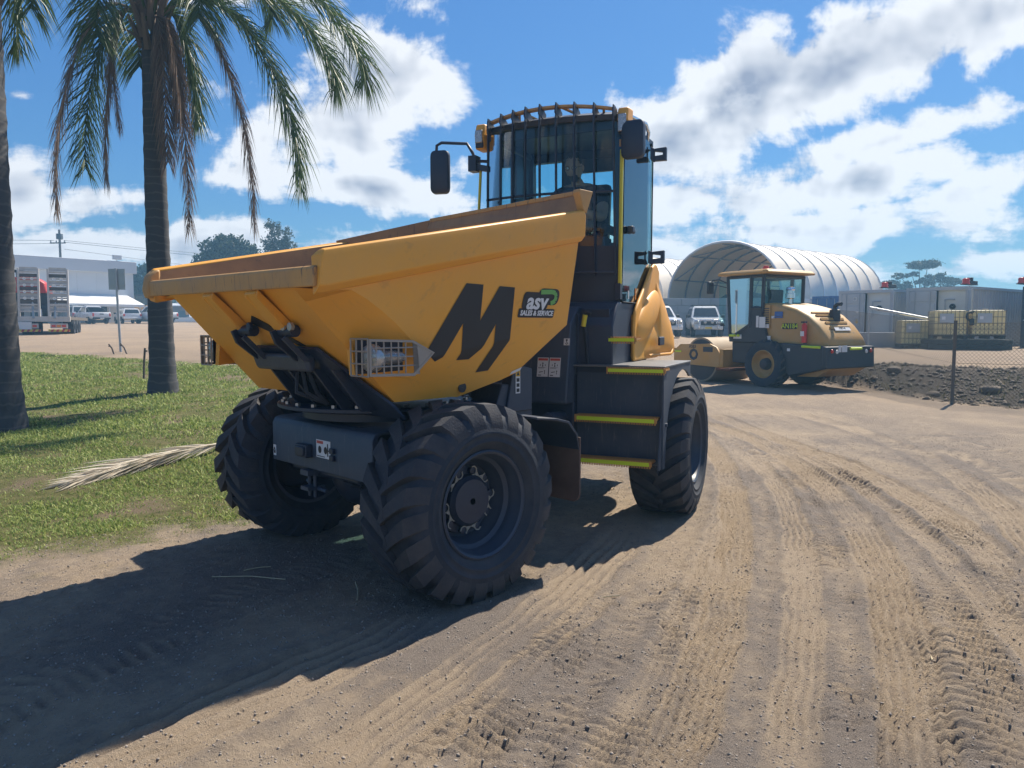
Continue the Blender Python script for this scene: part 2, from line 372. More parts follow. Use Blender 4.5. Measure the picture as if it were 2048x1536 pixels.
def ground_detail(x, y):
    """height of the churned surface, and how dusty (pale) it is"""
    crumb = np.maximum(0, fbm(x, y, 26, 3, .7)-.02)
    h = fbm(x, y, .45, 3)*.07+fbm(x, y, 2.1, 4)*.035+fbm(x, y, 9, 4, .66)*.026+crumb*.05*np.clip(.5+fbm(x, y, 1.1, 3)*3, .1, 1.4)
    dust = .52+fbm(x, y, .8, 4)*1.3+fbm(x*1.0, y*.35, 3.0, 3)*.7+fbm(x, y, 14, 3, .7)*.7
    hn = h; h = 0; calm = 0
    for i, (pts, wd, kind, dep, per) in enumerate(TRACKS):
        py = np.array([p[0] for p in pts]); px = np.array([p[1] for p in pts])
        yy = np.linspace(py[0], py[-1], 300); k = min(3, len(pts)-1)
        cf = np.polyfit(py, px, k); xx = np.polyval(cf, yy); sl = np.gradient(xx, yy); ss = np.r_[0, np.cumsum(np.hypot(np.diff(xx), np.diff(yy)))]
        c = np.interp(y, yy, xx); s = np.interp(y, yy, ss); g = np.interp(y, yy, sl)
        lat = (x-c)/np.sqrt(1+g*g); al = s+(x-c)*g/np.sqrt(1+g*g)
        lat = lat+fbm(x, y, 3.5, 2)*.06
        ends = sst(py[0]-.1, py[0]+.4, y)*(1-sst(py[-1]-1.2, py[-1], y))
        win = (1-sst(wd*.42, wd*.58, np.abs(lat)))*ends
        patch = np.clip(.75+fbm(x+i*3.3, y-i, 1.3, 3)*2.2, 0, 1)
        if kind == 'rib':
            calm = np.maximum(calm, win); t = np.cos(2*np.pi*lat/(per*.66)+fbm(x, y, 12, 2)*1.0); t = np.sign(t)*np.abs(t)**.7; h = h+win*(dep*1.35*t*patch-.010); h = h+ends*.016*np.exp(-((np.abs(lat)-wd*.58)/.05)**2)
            dust = dust+win*(.24+.36*t*patch)-ends*.25*np.exp(-((np.abs(lat)-wd*.62)/.05)**2)
        else:
            calm = np.maximum(calm, win*.5)
            ph = 2*np.pi*(al+np.abs(lat)*.30)/(per*.72)+fbm(x, y, 4, 2)*2.6+fbm(x, y, 14, 2)*1.4
            t = np.cos(ph); t = np.sign(t)*np.abs(t)**.6
            brk = np.clip(.45+fbm(x-i*2.1, y+i, 2.4, 3)*2.6+fbm(x+i, y, 13, 3, .7)*1.5, 0, 1)
            h = h+win*(dep*.64*t*brk+dep*.45*fbm(x, y, 15, 3, .7)); dust = dust+win*(.42*t*brk-.03)
    return hn*(1-.62*np.clip(calm, 0, 1))+h, dust
def grid_lines(lo, hi, step, far, g):
    a = list(np.arange(lo, hi, step)); s = step
    while a[-1] < far[1]: s *= g; a.append(a[-1]+s)
    s = step; b = [a[0]]
    while b[-1] > far[0]: s *= g; b.append(b[-1]-s)
    return np.array(b[:0:-1]+a)
gxl = grid_lines(-3.2, 4.6, .021, (-700, 700), 1.06); gyl = grid_lines(1.9, 8.4, .019, (-60, 690), 1.042)
GX, GY = np.meshgrid(gxl, gyl); 
gm = grass_mask(GX, GY)+fbm(GX, GY, 1.1, 4)*1.3+fbm(GX, GY, 6, 3)*.5
gw = sst(-.25, .35, gm)*(1-sst(-2.3, -1.7, GX+.0*GY)*(1-sst(6.8, 7.6, GY)))
hd, dst = ground_detail(GX, GY)
fall = 1-sst(18, 60, np.hypot(GX, GY))
GZ = base_z(GX, GY)
bs = GY-np.interp(GX, FOOTX, FOOTY)
bermm = sst(-.4, .6, bs+fbm(GX, GY, 1.2, 3)*1.6)*(1-sst(4.5, 7.5, bs+fbm(GX, GY, .8, 3)*2))*sst(7.0, 8.4, GX+fbm(GX, GY, 1, 2)*.8)
GZ = GZ+hd*(1-gw)*fall+gw*(fbm(GX, GY, .9, 3)*.09+fbm(GX, GY, 5, 3)*.03+.012)+bermm*(fbm(GX, GY, 1.7, 4, .6)*.24+np.abs(fbm(GX, GY, 5, 3))*.12)
ny, nx = GX.shape
idx = np.arange(nx*ny).reshape(ny, nx)
GF = np.stack([idx[:-1, :-1], idx[:-1, 1:], idx[1:, 1:], idx[1:, :-1]], -1).reshape(-1, 4)

def ground_material():
    m = bpy.data.materials.new('ground_dirt'); m.use_nodes = True; nt = m.node_tree; N = nt.nodes.new; L = nt.links.new
    b = nt.nodes['Principled BSDF']; b.inputs['Roughness'].default_value = .93; b.inputs['Specular IOR Level'].default_value = .2
    tc = N('ShaderNodeTexCoord'); P = tc.outputs['Object']
    def att(n): a = N('ShaderNodeAttribute'); a.attribute_name = n; return a.outputs['Fac']
    def noise(s, d=6, r=.6):
        n = N('ShaderNodeTexNoise'); n.inputs['Scale'].default_value = s; n.inputs['Detail'].default_value = d; n.inputs['Roughness'].default_value = r; L(P, n.inputs['Vector']); return n.outputs['Fac']
    def mixc(f, a, c):
        x = N('ShaderNodeMix'); x.data_type = 'RGBA'
        for i, v in ((0, f), (6, a), (7, c)):
            if isinstance(v, tuple): x.inputs[i].default_value = (*v, 1)
            elif isinstance(v, float): x.inputs[i].default_value = v
            else: L(v, x.inputs[i])
        return x.outputs[2]
    def rng_(v, a, c, lo=0., hi=1.):
        r = N('ShaderNodeMapRange'); r.inputs[1].default_value = a; r.inputs[2].default_value = c; r.inputs[3].default_value = lo; r.inputs[4].default_value = hi; L(v, r.inputs[0]); return r.outputs[0]
    def math_(op, a, c):
        x = N('ShaderNodeMath'); x.operation = op
        for i, v in enumerate((a, c)):
            if isinstance(v, (int, float)): x.inputs[i].default_value = v
            else: L(v, x.inputs[i])
        return x.outputs[0]
    fine = noise(60, 8, .7); vfine = noise(240, 5, .75); mid = noise(9, 6, .6)
    dusty = rng_(math_('ADD', att('dust'), math_('MULTIPLY', math_('SUBTRACT', fine, .5), 1.0)), .15, .85)
    gravel = mixc(rng_(vfine, .35, .65), (.135, .114, .102), (.40, .335, .28))
    tan = mixc(rng_(mid, .3, .7), (.49, .38, .275), (.60, .475, .345))
    tan = mixc(rng_(vfine, .35, .7, 0., .75), tan, (.32, .25, .18))
    c = mixc(dusty, gravel, tan)
    pinkish = mixc(rng_(noise(.35, 3), .4, .65), (.40, .30, .21), (.33, .255, .19))
    c = mixc(att('far'), c, pinkish)
    soil = mixc(rng_(fine, .35, .7), (.022, .019, .016), (.12, .095, .07))
    c = mixc(att('berm'), c, soil)
    grs = mixc(rng_(mid, .35, .65), (.10, .12, .03), (.20, .19, .07)); grs = mixc(rng_(fine, .5, .75), grs, (.28, .22, .13)); grs = mixc(rng_(noise(1.3, 5), .52, .66), grs, (.24, .185, .12))
    c = mixc(att('lawn'), c, grs)
    L(c, b.inputs['Base Color'])
    bp = N('ShaderNodeBump'); bp.inputs['Strength'].default_value = .9; bp.inputs['Distance'].default_value = .03
    L(math_('ADD', fine, math_('MULTIPLY', vfine, .6)), bp.inputs['Height']); L(bp.outputs[0], b.inputs['Normal'])
    return m
ground = npmesh('ground', np.stack([GX, GY, GZ], -1).reshape(-1, 3), GF, ground_material(), smooth=180)
ground['kind'] = 'structure'
for nm, arr in (('dust', dst), ('lawn', gw), ('berm', bermm), ('far', sst(9, 24, np.hypot(GX, GY)))):
    a = ground.data.attributes.new(nm, 'FLOAT', 'POINT'); a.data.foreach_set('value', np.ascontiguousarray(np.clip(arr, -1, 2), np.float32).ravel())
def gz(x, y):
    """height of the built ground at x, y (bilinear in the grid)"""
    x = np.asarray(x, float); y = np.asarray(y, float)
    i = np.clip(np.searchsorted(gxl, x)-1, 0, nx-2); j = np.clip(np.searchsorted(gyl, y)-1, 0, ny-2)
    fx = (x-gxl[i])/(gxl[i+1]-gxl[i]); fy = (y-gyl[j])/(gyl[j+1]-gyl[j])
    return (GZ[j, i]*(1-fx)+GZ[j, i+1]*fx)*(1-fy)+(GZ[j+1, i]*(1-fx)+GZ[j+1, i+1]*fx)*fy

# loose stones on the track
mat('stone', (.30, .26, .22), .9, var=.4, scale=40, bump=.3)
def stones(name, n, xs, ys, smin, smax, mt, bermonly=False):
    octv = np.array([(1,0,0),(-1,0,0),(0,1,0),(0,-1,0),(0,0,1),(0,0,-1)], float)
    octf = np.array([(0,2,4),(2,1,4),(1,3,4),(3,0,4),(2,0,5),(1,2,5),(3,1,5),(0,3,5)])
    x = xs(n); y = ys(n); keep = np.abs(x) < .78*np.maximum(y, .5)+.6
    if bermonly:
        s = y-np.interp(x, FOOTX, FOOTY); keep &= (s > -.5) & (s < 6) & (x > 7.6)
    else: keep &= grass_mask(x, y) < .6
    x = x[keep]; y = y[keep]; n = len(x)
    sz = smin*(smax/smin)**(rng.random(n)**3.2); V = octv[None]*(.6+.8*rng.random((n, 6, 1)))*np.array([1, 1, .7])
    a = rng.random(n)*6.28; c, s = np.cos(a)[:, None], np.sin(a)[:, None]
    V = np.stack([V[..., 0]*c-V[..., 1]*s, V[..., 0]*s+V[..., 1]*c, V[..., 2]], -1)*sz[:, None, None]
    V += np.stack([x, y, gz(x, y)+sz*.05], -1)[:, None]
    F = (octf[None]+6*np.arange(n)[:, None, None]).reshape(-1, 3)
    o = npmesh(name, V.reshape(-1, 3), F, mt); o['kind'] = 'stuff'; return o
g = stones('gravel', 130000, lambda n: rng.uniform(-3.5, 7, n), lambda n: 2.0+9*rng.random(n)**1.6, .0022, .0095, 'stone')
tag(g, 'loose pale gravel scattered over the dirt track', 'gravel')
mat('rubble_stone', (.12, .092, .068), .95, var=.75, scale=3, bump=.5, bscale=40)
g = stones('rubble', 16000, lambda n: rng.uniform(7.4, 17, n), lambda n: rng.uniform(12, 26, n), .014, .10, 'rubble_stone', True)
tag(g, 'broken stones and clods strewn over the dark earth bank', 'rubble')
# leaf litter and straw
mat('straw', (.50, .42, .27), .9, var=.25, scale=20)

# ------------------------------------------------------------------ lawn
leafmat('grass_blade', (.125, .215, .04), (.46, .50, .17), .6, .35)
def lawn():
    n = 420000; y = 4.4+ (24.5-4.4)*rng.random(n)**1.75; x = -.80*y*rng.random(n)-.3
    q = grass_mask(x, y)+fbm(x, y, 1.1, 4)*1.3+fbm(x, y, 6, 3)*.5
    k = (q > -.05) & (rng.random(n) < np.clip(.25+q*1.5, 0, 1)) & (rng.random(n) < np.clip(.62+fbm(x, y, 1.6, 4, .65)*3.2, .06, 1))
    x = x[k]; y = y[k]; q = q[k]; n = len(x); z = gz(x, y)-.004
    tuft = np.clip(.95+fbm(x, y, 1.5, 3)*1.0, .5, 1.5)
    h = (.014+.034*rng.random(n)**2.2)*tuft*np.clip(.5+q, .5, 1)*np.clip(y/8, .85, 1.7); w = h*.035+.0008+.00045*y
    a = rng.random(n)*6.283; lean = h*(.3+1.1*rng.random(n)); la = rng.random(n)*6.283
    dx, dy = np.cos(a)*w, np.sin(a)*w; lx, ly = np.cos(la)*lean, np.sin(la)*lean
    V = np.stack([np.stack([x-dx, y-dy, z], -1), np.stack([x+dx, y+dy, z], -1), np.stack([x+dx*.8+lx*.35, y+dy*.8+ly*.35, z+h*.62], -1),
                  np.stack([x-dx*.8+lx*.35, y-dy*.8+ly*.35, z+h*.62], -1), np.stack([x+lx, y+ly, z+h*.95], -1)], 1)
    o5 = 5*np.arange(n)[:, None]
    F = np.concatenate([np.array([[0,1,2]])+o5, np.array([[0,2,3]])+o5, np.array([[3,2,4]])+o5])
    o = npmesh('lawn_grass', V.reshape(-1, 3), F, 'grass_blade'); tag(o, 'short patchy green grass under the palms beside the track', 'grass', kind='stuff')
lawn()

leafmat('weed', (.06, .075, .02), (.24, .20, .09), .7, .25)
def bank_weeds():
    n = 16000; x = rng.uniform(7.6, 17, n); y = rng.uniform(12, 25, n); s = y-np.interp(x, FOOTX, FOOTY)
    k = (s > -.3) & (s < 5.5) & (rng.random(n) < np.clip(.15+fbm(x, y, 1.0, 3)*2.6, 0, 1)); x = x[k]; y = y[k]; n = len(x); z = gz(x, y)-.01
    h = .05+.16*rng.random(n)**2; a = rng.random(n)*6.283; w = .006+.006*rng.random(n); lean = h*rng.uniform(.2, 1.1, n); la = rng.random(n)*6.283
    V = np.stack([np.stack([x-np.cos(a)*w, y-np.sin(a)*w, z], -1), np.stack([x+np.cos(a)*w, y+np.sin(a)*w, z], -1), np.stack([x+np.cos(la)*lean, y+np.sin(la)*lean, z+h], -1)], 1)
    o = npmesh('bank_weeds', V.reshape(-1, 3), np.arange(3*n).reshape(-1, 3), 'weed'); tag(o, 'sparse weeds and dry roots on the dark earth bank', 'weeds', kind='stuff')
bank_weeds()

# ================================================================== SITE DUMPER
OF = Vector((-.988, 5.11, 0)); PF = R(-135.5); ORR = Vector((.48, 6.853, 0)); PR = R(-113.75); PS = R(-132.3)
dumper = thing('site_dumper', 'yellow swivel-skip site dumper with black M on its side and caged cab', 'dumper', OF, PF)
MF = Matrix.Identity(4)
MW = (Matrix.Translation(OF) @ Matrix.Rotation(PF, 4, 'Z')).inverted()
MR = MW @ Matrix.Translation(ORR) @ Matrix.Rotation(PR, 4, 'Z')          # rear chassis frame
MS = Matrix.Rotation(PS-PF, 4, 'Z')                                       # skip frame (slightly swivelled)
D = dumper
def st(o): o['kind'] = 'stuff'; return o

# ---- wheels
def tyre_mesh(r=.585, w=.25, nl=22, lug=.034, rim=.305):
    mb = MB()
    rb = r-lug
    half = [(0,rb),(.10,rb-.002),(.185,rb-.010),(.228,rb-.034),(w-.002,rb-.085),(w,rb-.125),(w+.003,rb-.130),(w+.003,rb-.136),(w-.002,rb-.141),(w-.007,rb-.172),(w-.003,rb-.177),(w-.004,rb-.183),(w-.012,rb-.188),(w-.028,rb-.215),(w-.045,rim+.012),(w-.05,rim-.005)]
    prof = [(-a, q) for a, q in half[::-1]]+half[1:]
    mb.lathe(prof, 72); tr = MB()
    def carc(y):
        return np.interp(abs(y), [a for a, q in half[:6]], [q for a, q in half[:6]])
    for sgn in (1, -1):
        for k in range(nl):
            a0 = 2*math.pi*(k+(.5 if sgn < 0 else 0))/nl
            ts = [0,.12,.3,.5,.68,.82,.93,1.0]; rings = []
            for i, t in enumerate(ts):
                y = sgn*(-.030+t*(w+.016)*1.06); y = sgn*min(abs(y), w-.001) if t > .2 else y
                an = a0+.02+.36*(t**.8)-(.05 if t == 0 else 0)
                hw = (.030+.022*t)/r*1.05
                top = r-(0 if abs(y) < .19 else (abs(y)-.19)**1.25*1.15); bot = carc(y)-.012
                if t > .9: top = min(top, r-.055); 
                if t == 1.0: top = r-.115; bot = r-.15
                ring = []
                for da, q in ((-hw*1.25, bot), (-hw, top), (hw, top), (hw*1.25, bot)):
                    ring.append((q*math.cos(an+da), y, q*math.sin(an+da)))
                rings.append(ring)
            tr.loft(rings)
    return mb, tr
def rim_mesh(rim=.315):
    mb = MB()
    mb.lathe([(.215,rim+.004),(.222,rim-.006),(.21,rim-.020),(.175,rim-.026),(.16,rim-.035),(.12,rim-.040),(.10,rim-.062),(.055,rim-.066),(.03,rim-.085),(.01,rim-.09),(-.005,rim-.11),(-.005,.02)], 56)
    mb.lathe([(-.215,rim+.004),(-.21,rim-.020),(-.15,rim-.035),(-.01,rim-.08)], 40)
    return mb
_tm, _tr = tyre_mesh(); _rm = rim_mesh()
tyre0 = rim0 = tread0 = None
def wheel(M, cx, cy, side, roll):
    """rim with its tyre, hub and wheel-nut pointers as sub-parts"""
    global tyre0, rim0, tread0
    W = M @ Matrix.Translation((cx, cy, .575)) @ (Matrix.Identity(4) if side > 0 else Matrix.Rotation(math.pi, 4, 'Z')) @ Matrix.Rotation(roll, 4, 'Y')
    if rim0 is None:
        rim0 = _rm.build('wheel', 'rim_steel', None, smooth=38); COL.objects.unlink(rim0)
        tyre0 = _tm.build('tyre', 'veiled_rubber', None, smooth=60); COL.objects.unlink(tyre0); tread0 = _tr.build('tread_lugs', 'rubber_tread', None, smooth=28); COL.objects.unlink(tread0)
    w = bpy.data.objects.new('wheel', rim0.data); COL.objects.link(w); w.parent = D; w.matrix_local = W
    t = bpy.data.objects.new('tyre', tyre0.data); COL.objects.link(t); t.parent = w
    t = bpy.data.objects.new('tread_lugs', tread0.data); COL.objects.link(t); t.parent = w; st(t)
    h = MB(); h.lathe([(-.01,.20),(.03,.20),(.035,.155),(.075,.15),(.085,.14),(.10,.13),(.105,.02)], 32)
    h.build('hub', 'veiled_black_paint', w, smooth=35)
    b = MB()
    for k in range(10):
        a = 2*math.pi*k/10
        b.lathe([(-.005,.021),(.03,.021),(.032,.001)], 6, (.178*math.cos(a), .03, .178*math.sin(a)))
    st(b.build('wheel_nuts', 'veiled_black_paint', w))
    p = MB()
    for k in range(10):
        a = 2*math.pi*k/10; c = (.178*math.cos(a), .062, .178*math.sin(a)); d = a+2.1*(1 if k % 2 else -1)
        for j in range(7):
            e0, e1 = d-2.4+.8*j-.4, d-2.4+.8*(j+1)-.4
            if j > 4: continue
            ring = [(c[0]+q*math.cos(e), c[1], c[2]+q*math.sin(e)) for q, e in ((.023,e0),(.030,e0),(.030,e1),(.023,e1))]
            p.prism(ring, (0,.006,0))
        p.prism([(c[0]+.028*math.cos(d+.5), c[1], c[2]+.028*math.sin(d+.5)), (c[0]+.028*math.cos(d-.5), c[1], c[2]+.028*math.sin(d-.5)), (c[0]+.062*math.cos(d), c[1], c[2]+.062*math.sin(d))], (0,.006,0))
    st(p.build('nut_pointers', 'sticker_pale', w))
    return w
wheel(MF, 0, .978, 1, .1); wheel(MF, 0, -.978, -1, .3); wheel(MR, 0, .978, 1, .2); wheel(MR, 0, -.978, -1, .5)

# ---- front chassis
mb = MB(MF); mb.bx(-.95,.35,-.42,.42,.62,.98); mb.bx(-1.2,-.6,-.30,.30,.55,.95); mb.build('front_chassis', 'veiled_black_paint', D, bevel=.015)
mb = MB(MF)
prof = [(.36,.665),(.405,.665),(.405,.93),(.385,.965),(.35,.975),(-.2,.99),(-.2,.965),(.34,.955),(.36,.94)]
mb.prism([(x, -.585, z) for x, z in prof], (0,1.235,0)); fp = mb.build('front_plate', 'veiled_grey_paint', D, bevel=.006)
mb = MB(MF); mb.bx(.405,.455,-.18,-.04,.745,.83); mb.bx(.455,.468,-.165,-.055,.757,.818); mb.build('socket_box', 'veiled_black_paint', D, bevel=.006)
for z in (.755,.80): mb = MB(MF); mb.bx(.405,.425,.195,.24,z,z+.035); mb.build('plug', 'veiled_black_paint', D, bevel=.004)
mb = MB(MF); mb.tube([(0,-.95,.575),(0,.95,.575)], .10, 14); mb.lathe([(-.22,.06),(-.18,.17),(-.05,.22),(.08,.22),(.2,.16),(.24,.06)], 20, (-.02,-.06,.575), 'y'); mb.bx(-.1,.12,-.5,.5,.60,.72); mb.build('front_axle', 'veiled_black_paint', D, smooth=40)
mb = MB(MF); mb.bx(.30,.43,-.16,-.06,.62,.655); mb.bx(.30,.43,-.16,-.06,.52,.545); mb.tube([(.37,-.145,.47),(.37,-.145,.70)], .012, 8); mb.tube([(.37,-.075,.47),(.37,-.075,.70)], .012, 8); mb.tube([(.34,.02,.52),(.36,-.11,.53),(.34,-.22,.56)], .014, 8); mb.build('tow_hitch', 'veiled_grey_paint', D)
mb = MB(MF)
for i in range(5): mb.tube([(.2,.1+.08*i,.66),(.28,.14+.09*i,.60-.02*i),(.1,.3+.05*i,.55),(-.1,.3,.62)], .014, 6)
st(mb.build('hoses', 'veiled_rubber', D, smooth=60))
# small plates
def plate(name, M, o, ex, ey, w, h, m='sticker_white', th=.002):
    B = basis(o, ex, ey); mb = MB(M); mb.bx(-w/2, w/2, -h/2, h/2, 0, th, B); return mb.build(name, m, D), M @ B
def warning_label(M, o, ex, ey, w, h, two=True):
    p, B = plate('warning_label', M, o, ex, ey, w, h)
    mb = MB(B); mb.bx(-w*.44, w*.44, h*.34, h*.46, .002, .003); mb.build('warning_band', 'sticker_red', p, fix=True)
    mb = MB(B)
    n = 16
    def disc(cx, cy, r): mb.poly([(cx+r*math.cos(6.283*i/n), cy+r*math.sin(6.283*i/n), .0035) for i in range(n)])
    disc(0, h*.20, w*.06); mb.poly([(-w*.05,h*.02,.0035),(w*.05,h*.02,.0035),(w*.03,h*.15,.0035),(-w*.03,h*.15,.0035)])
    for s in (-1,1): mb.poly([(s*w*.20,h*.06,.0035),(s*w*.26,h*.06,.0035),(s*w*.24,h*.16,.0035),(s*w*.20,h*.14,.0035)])
    disc(w*.2, -h*.20, w*.055); mb.poly([(w*.17,-h*.36,.0035),(w*.23,-h*.36,.0035),(w*.22,-h*.24,.0035),(w*.18,-h*.24,.0035)])
    mb.poly([(-w*.3,-h*.29,.0035),(w*.05,-h*.25,.0035),(w*.05,-h*.22,.0035),(-w*.3,-h*.25,.0035)])
    for k in range(3): mb.bx(-w*.4, w*(.3-.1*k), h*(-.02-.022*k), h*(-.01-.022*k), .003, .0033)
    mb.bx(-w*.4, -w*.1, -h*.44, -h*.40, .003, .0033)
    mb.build('warning_symbols', 'sticker_black', p, fix=False); return p
wl, B = plate('warning_label', MF, (.4055,.10,.815), (0,1,0), (0,0,1), .17, .115)
mb = MB(B); mb.bx(-.078,.0,.033,.052,.002,.003); mb.build('warning_band', 'sticker_red', wl)
mb = MB(B)
for cx in (-.04,.03): mb.poly([(cx+.02*math.cos(.39*i), -.005+.024*math.sin(.39*i), .0035) for i in range(16)])
mb.bx(.05,.062,-.04,.04,.003,.0035); mb.bx(.055,.075,-.008,.0,.003,.0035); mb.bx(-.075,.02,-.05,-.045,.003,.0034); mb.build('warning_symbols', 'sticker_black', wl, fix=False)
for y in (-.555,.615):
    p, B = plate('tie_down_label', MF, (.4055,y,.735), (0,1,0), (0,0,1), .038, .075)
    mb = MB(B); mb.bx(-.012,.012,-.022,-.004,.002,.003); mb.tube([(-.01,-.004,.003),(0,.02,.003),(.01,-.004,.003)], .003, 4); mb.build('tie_down_mark', 'sticker_black', p)

# ---- turntable
mb = MB(MS)
mb.lathe([(1.0,.50),(1.06,.50),(1.06,.60),(1.075,.66),(1.095,.66),(1.10,.64),(1.10,.2)], 56, (-.08,0,0), 'z'); mb.build('turntable', 'veiled_black_paint', D, smooth=35)
mb = MB(MS)
for k in range(26):
    a = 2*math.pi*k/26; mb.lathe([(1.098,.018),(1.118,.018),(1.120,.001)], 6, (-.08+.62*math.cos(a), .62*math.sin(a), 0), 'z')
st(mb.build('turntable_bolts', 'bare_metal', D))

# ---- skip
FPz = lambda x: 1.163+1.0274*(x-.38)                     # front slope
P1y = lambda x, z: (.73796+.016*x+.108*z)/.994
P2y = lambda x, z: (.31364+.053*x+.36*z)/.931
LIP = (1.0, .72, FPz(1.0)); K = [(x, P1y(x, z), z) for x, z in ((.955,1.785),(.80,1.788),(.70,1.745),(.60,1.688),(.5,1.622),(.37,1.52),(.24,1.42))]+[(x, P2y(x, z), z) for x, z in ((.14,1.34),(.05,1.265),(-.05,1.165))]
def m_y(p, s): return (p[0], p[1]*s, p[2])
mb = MB(MS); mb2 = MB(MS)
E0, E1 = Vector(LIP), Vector((.38,.765,1.163))
for s in (1,-1):
    n = len(K); ed = [E0.lerp(E1, i/(n-1)) for i in range(n)]
    for i in range(n-1): mb.poly([m_y(p, s) for p in (ed[i], K[i], K[i+1], ed[i+1])])
    RL, RU = (-1.05,.90,1.61), (-1.10,P1y(-1.1,2.22),2.22)
    mb.poly([m_y(p, s) for p in (K[0],K[1],K[2],K[3],K[4],K[5],K[6],RL,RU,(-1.1,P1y(-1.1,2.40),2.40),(.955,P1y(.955,1.97),1.97))])
    low = [(x, P2y(x, z), z) for x, z in ((-.1,1.16),(-.48,1.245),(-.62,1.285))]+[RL]
    mb.poly([m_y(p, s) for p in (K[6],K[7],K[8],K[9],low[0],low[1],low[2],RL)])
ms = lambda *pts: mb.poly([pts[0], pts[1], m_y(pts[1], -1), m_y(pts[0], -1)])
ms(LIP, tuple(E1)); ms(tuple(E1), K[9]); ms(K[9], low[0]); ms(low[0], low[1]); ms(low[1], low[2]); ms(low[2], RL); ms(RL, RU); ms(RU, (-1.12,P1y(-1.1,2.40),2.40)); mb.poly([(-1.12,P1y(-1.1,2.40),2.40),(-1.16,.985,2.53),(-1.16,-.60,2.48),(-1.12,-P1y(-1.1,2.40),2.40)])
skip = mb.build('skip', 'yellow_paint', D, fix=False)
bm = bmesh.new(); bm.from_mesh(skip.data); bmesh.ops.remove_doubles(bm, verts=bm.verts, dist=.002); bmesh.ops.recalc_face_normals(bm, faces=bm.faces)
# make sure the normals face out
cen = MS @ Vector((-.1,0,1.9)); tot = sum((f.calc_center_median()-cen).dot(f.normal)*f.calc_area() for f in bm.faces)
if tot < 0: bmesh.ops.reverse_faces(bm, faces=bm.faces)
bm.to_mesh(skip.data)
# inner liner, 25 mm inside the outer skin
bm.normal_update()
for v in bm.verts: v.co = v.co - v.normal*.024
me = bpy.data.meshes.new('skip_liner'); bmesh.ops.reverse_faces(bm, faces=bm.faces); bm.to_mesh(me); bm.free()
lin = obj('skip_liner', me, 'skip_inside', skip)
skip.data.shade_smooth(); skip.data.set_sharp_from_angle(angle=R(24))
for s in (1,-1):
    # rolled rim along each side
    mb = MB(MS)
    def fl(x, zt, dz, fx=0): return [(x+fx,.945*s,zt-.010),(x,.985*s,zt),(x,1.010*s,zt-.006),(x+fx*.6,1.018*s,zt-.05),(x+fx,1.014*s,zt-dz+.012),(x+fx*.7,(.975 if x > 0 else .985)*s,zt-dz-.022),(x,.925*s,zt-dz-.035)]
    rings = [fl(1.015,1.955,.165,.02), fl(1.0,1.982,.192), fl(.0,2.182,.19), fl(-1.108,2.402,.19)]
    mb.loft(rings); mb.build('side_rim', 'yellow_paint', skip, smooth=26, bevel=.006)
for s in (1,-1):   # worn inner face of each side
    mb = MB(MS); mb.poly([(.98,.918*s,1.80),(.98,.938*s,1.962),(-1.08,.938*s,2.385),(-1.08,.915*s,2.19)]); mb.build('inner_face', 'skip_inside', skip)
mb = MB(MS)   # front lip: folded box edge
mb.prism([(1.0,-1.0,1.80),(1.045,-1.0,1.795),(1.05,-1.0,1.885),(1.035,-1.0,1.90),(.985,-1.0,1.90)], (0,1.98,0)); mb.build('front_lip', 'worn_yellow', skip, bevel=.008)
mb = MB(MS)   # far corner casting and rear rim
mb.prism([(.97,-1.02,1.785),(1.05,-1.02,1.785),(1.065,-1.02,1.84),(1.05,-1.02,1.93),(1.0,-1.02,1.975),(.97,-1.02,1.975)], (0,.09,0)); mb.build('lip_corner', 'worn_yellow', skip, bevel=.015)
mb = MB(MS); mb.prism([(-1.195,1.012,2.535),(-1.05,1.012,2.535),(-1.04,1.012,2.515),(-1.09,1.012,2.40),(-1.125,1.012,2.38)], (0,-.06,0)); mb.build('rear_corner_cap', 'worn_yellow', skip, bevel=.004)
mb = MB(MS); mb.prism([(-1.18,-.62,2.465),(-1.125,-.62,2.465),(-1.125,-.62,2.495),(-1.18,-.62,2.495)], (0,1.585,.05)); mb.build('rear_rim', 'worn_yellow', skip, bevel=.004)
mb = MB(MS); mb.prism([(-1.15,-.60,2.49),(-1.14,-.60,2.22),(-.50,-.985,2.20),(-.45,-.985,2.285)], (-.012,-.022,0)); mb.build('far_corner_plate', 'skip_inside', skip)
for y, w in ((-.20,.10),(.30,.11)):   # stiffeners under the lip
    mb = MB(MS)
    for t in (0,1):
        yy = y+t*w
        mb.prism([(1.03,yy,1.80),(.82,yy,FPz(.82)-.0),(.82,yy,FPz(.82)-.075),(1.04,yy,1.79-.03)], (0,.012,0))
    mb.prism([(1.03,y,1.795),(.83,y,FPz(.83)-.065),(.845,y,FPz(.845)-.085),(1.045,y,1.775)], (0,w,0))
    mb.build('stiffener', 'yellow_paint', skip, bevel=.003)
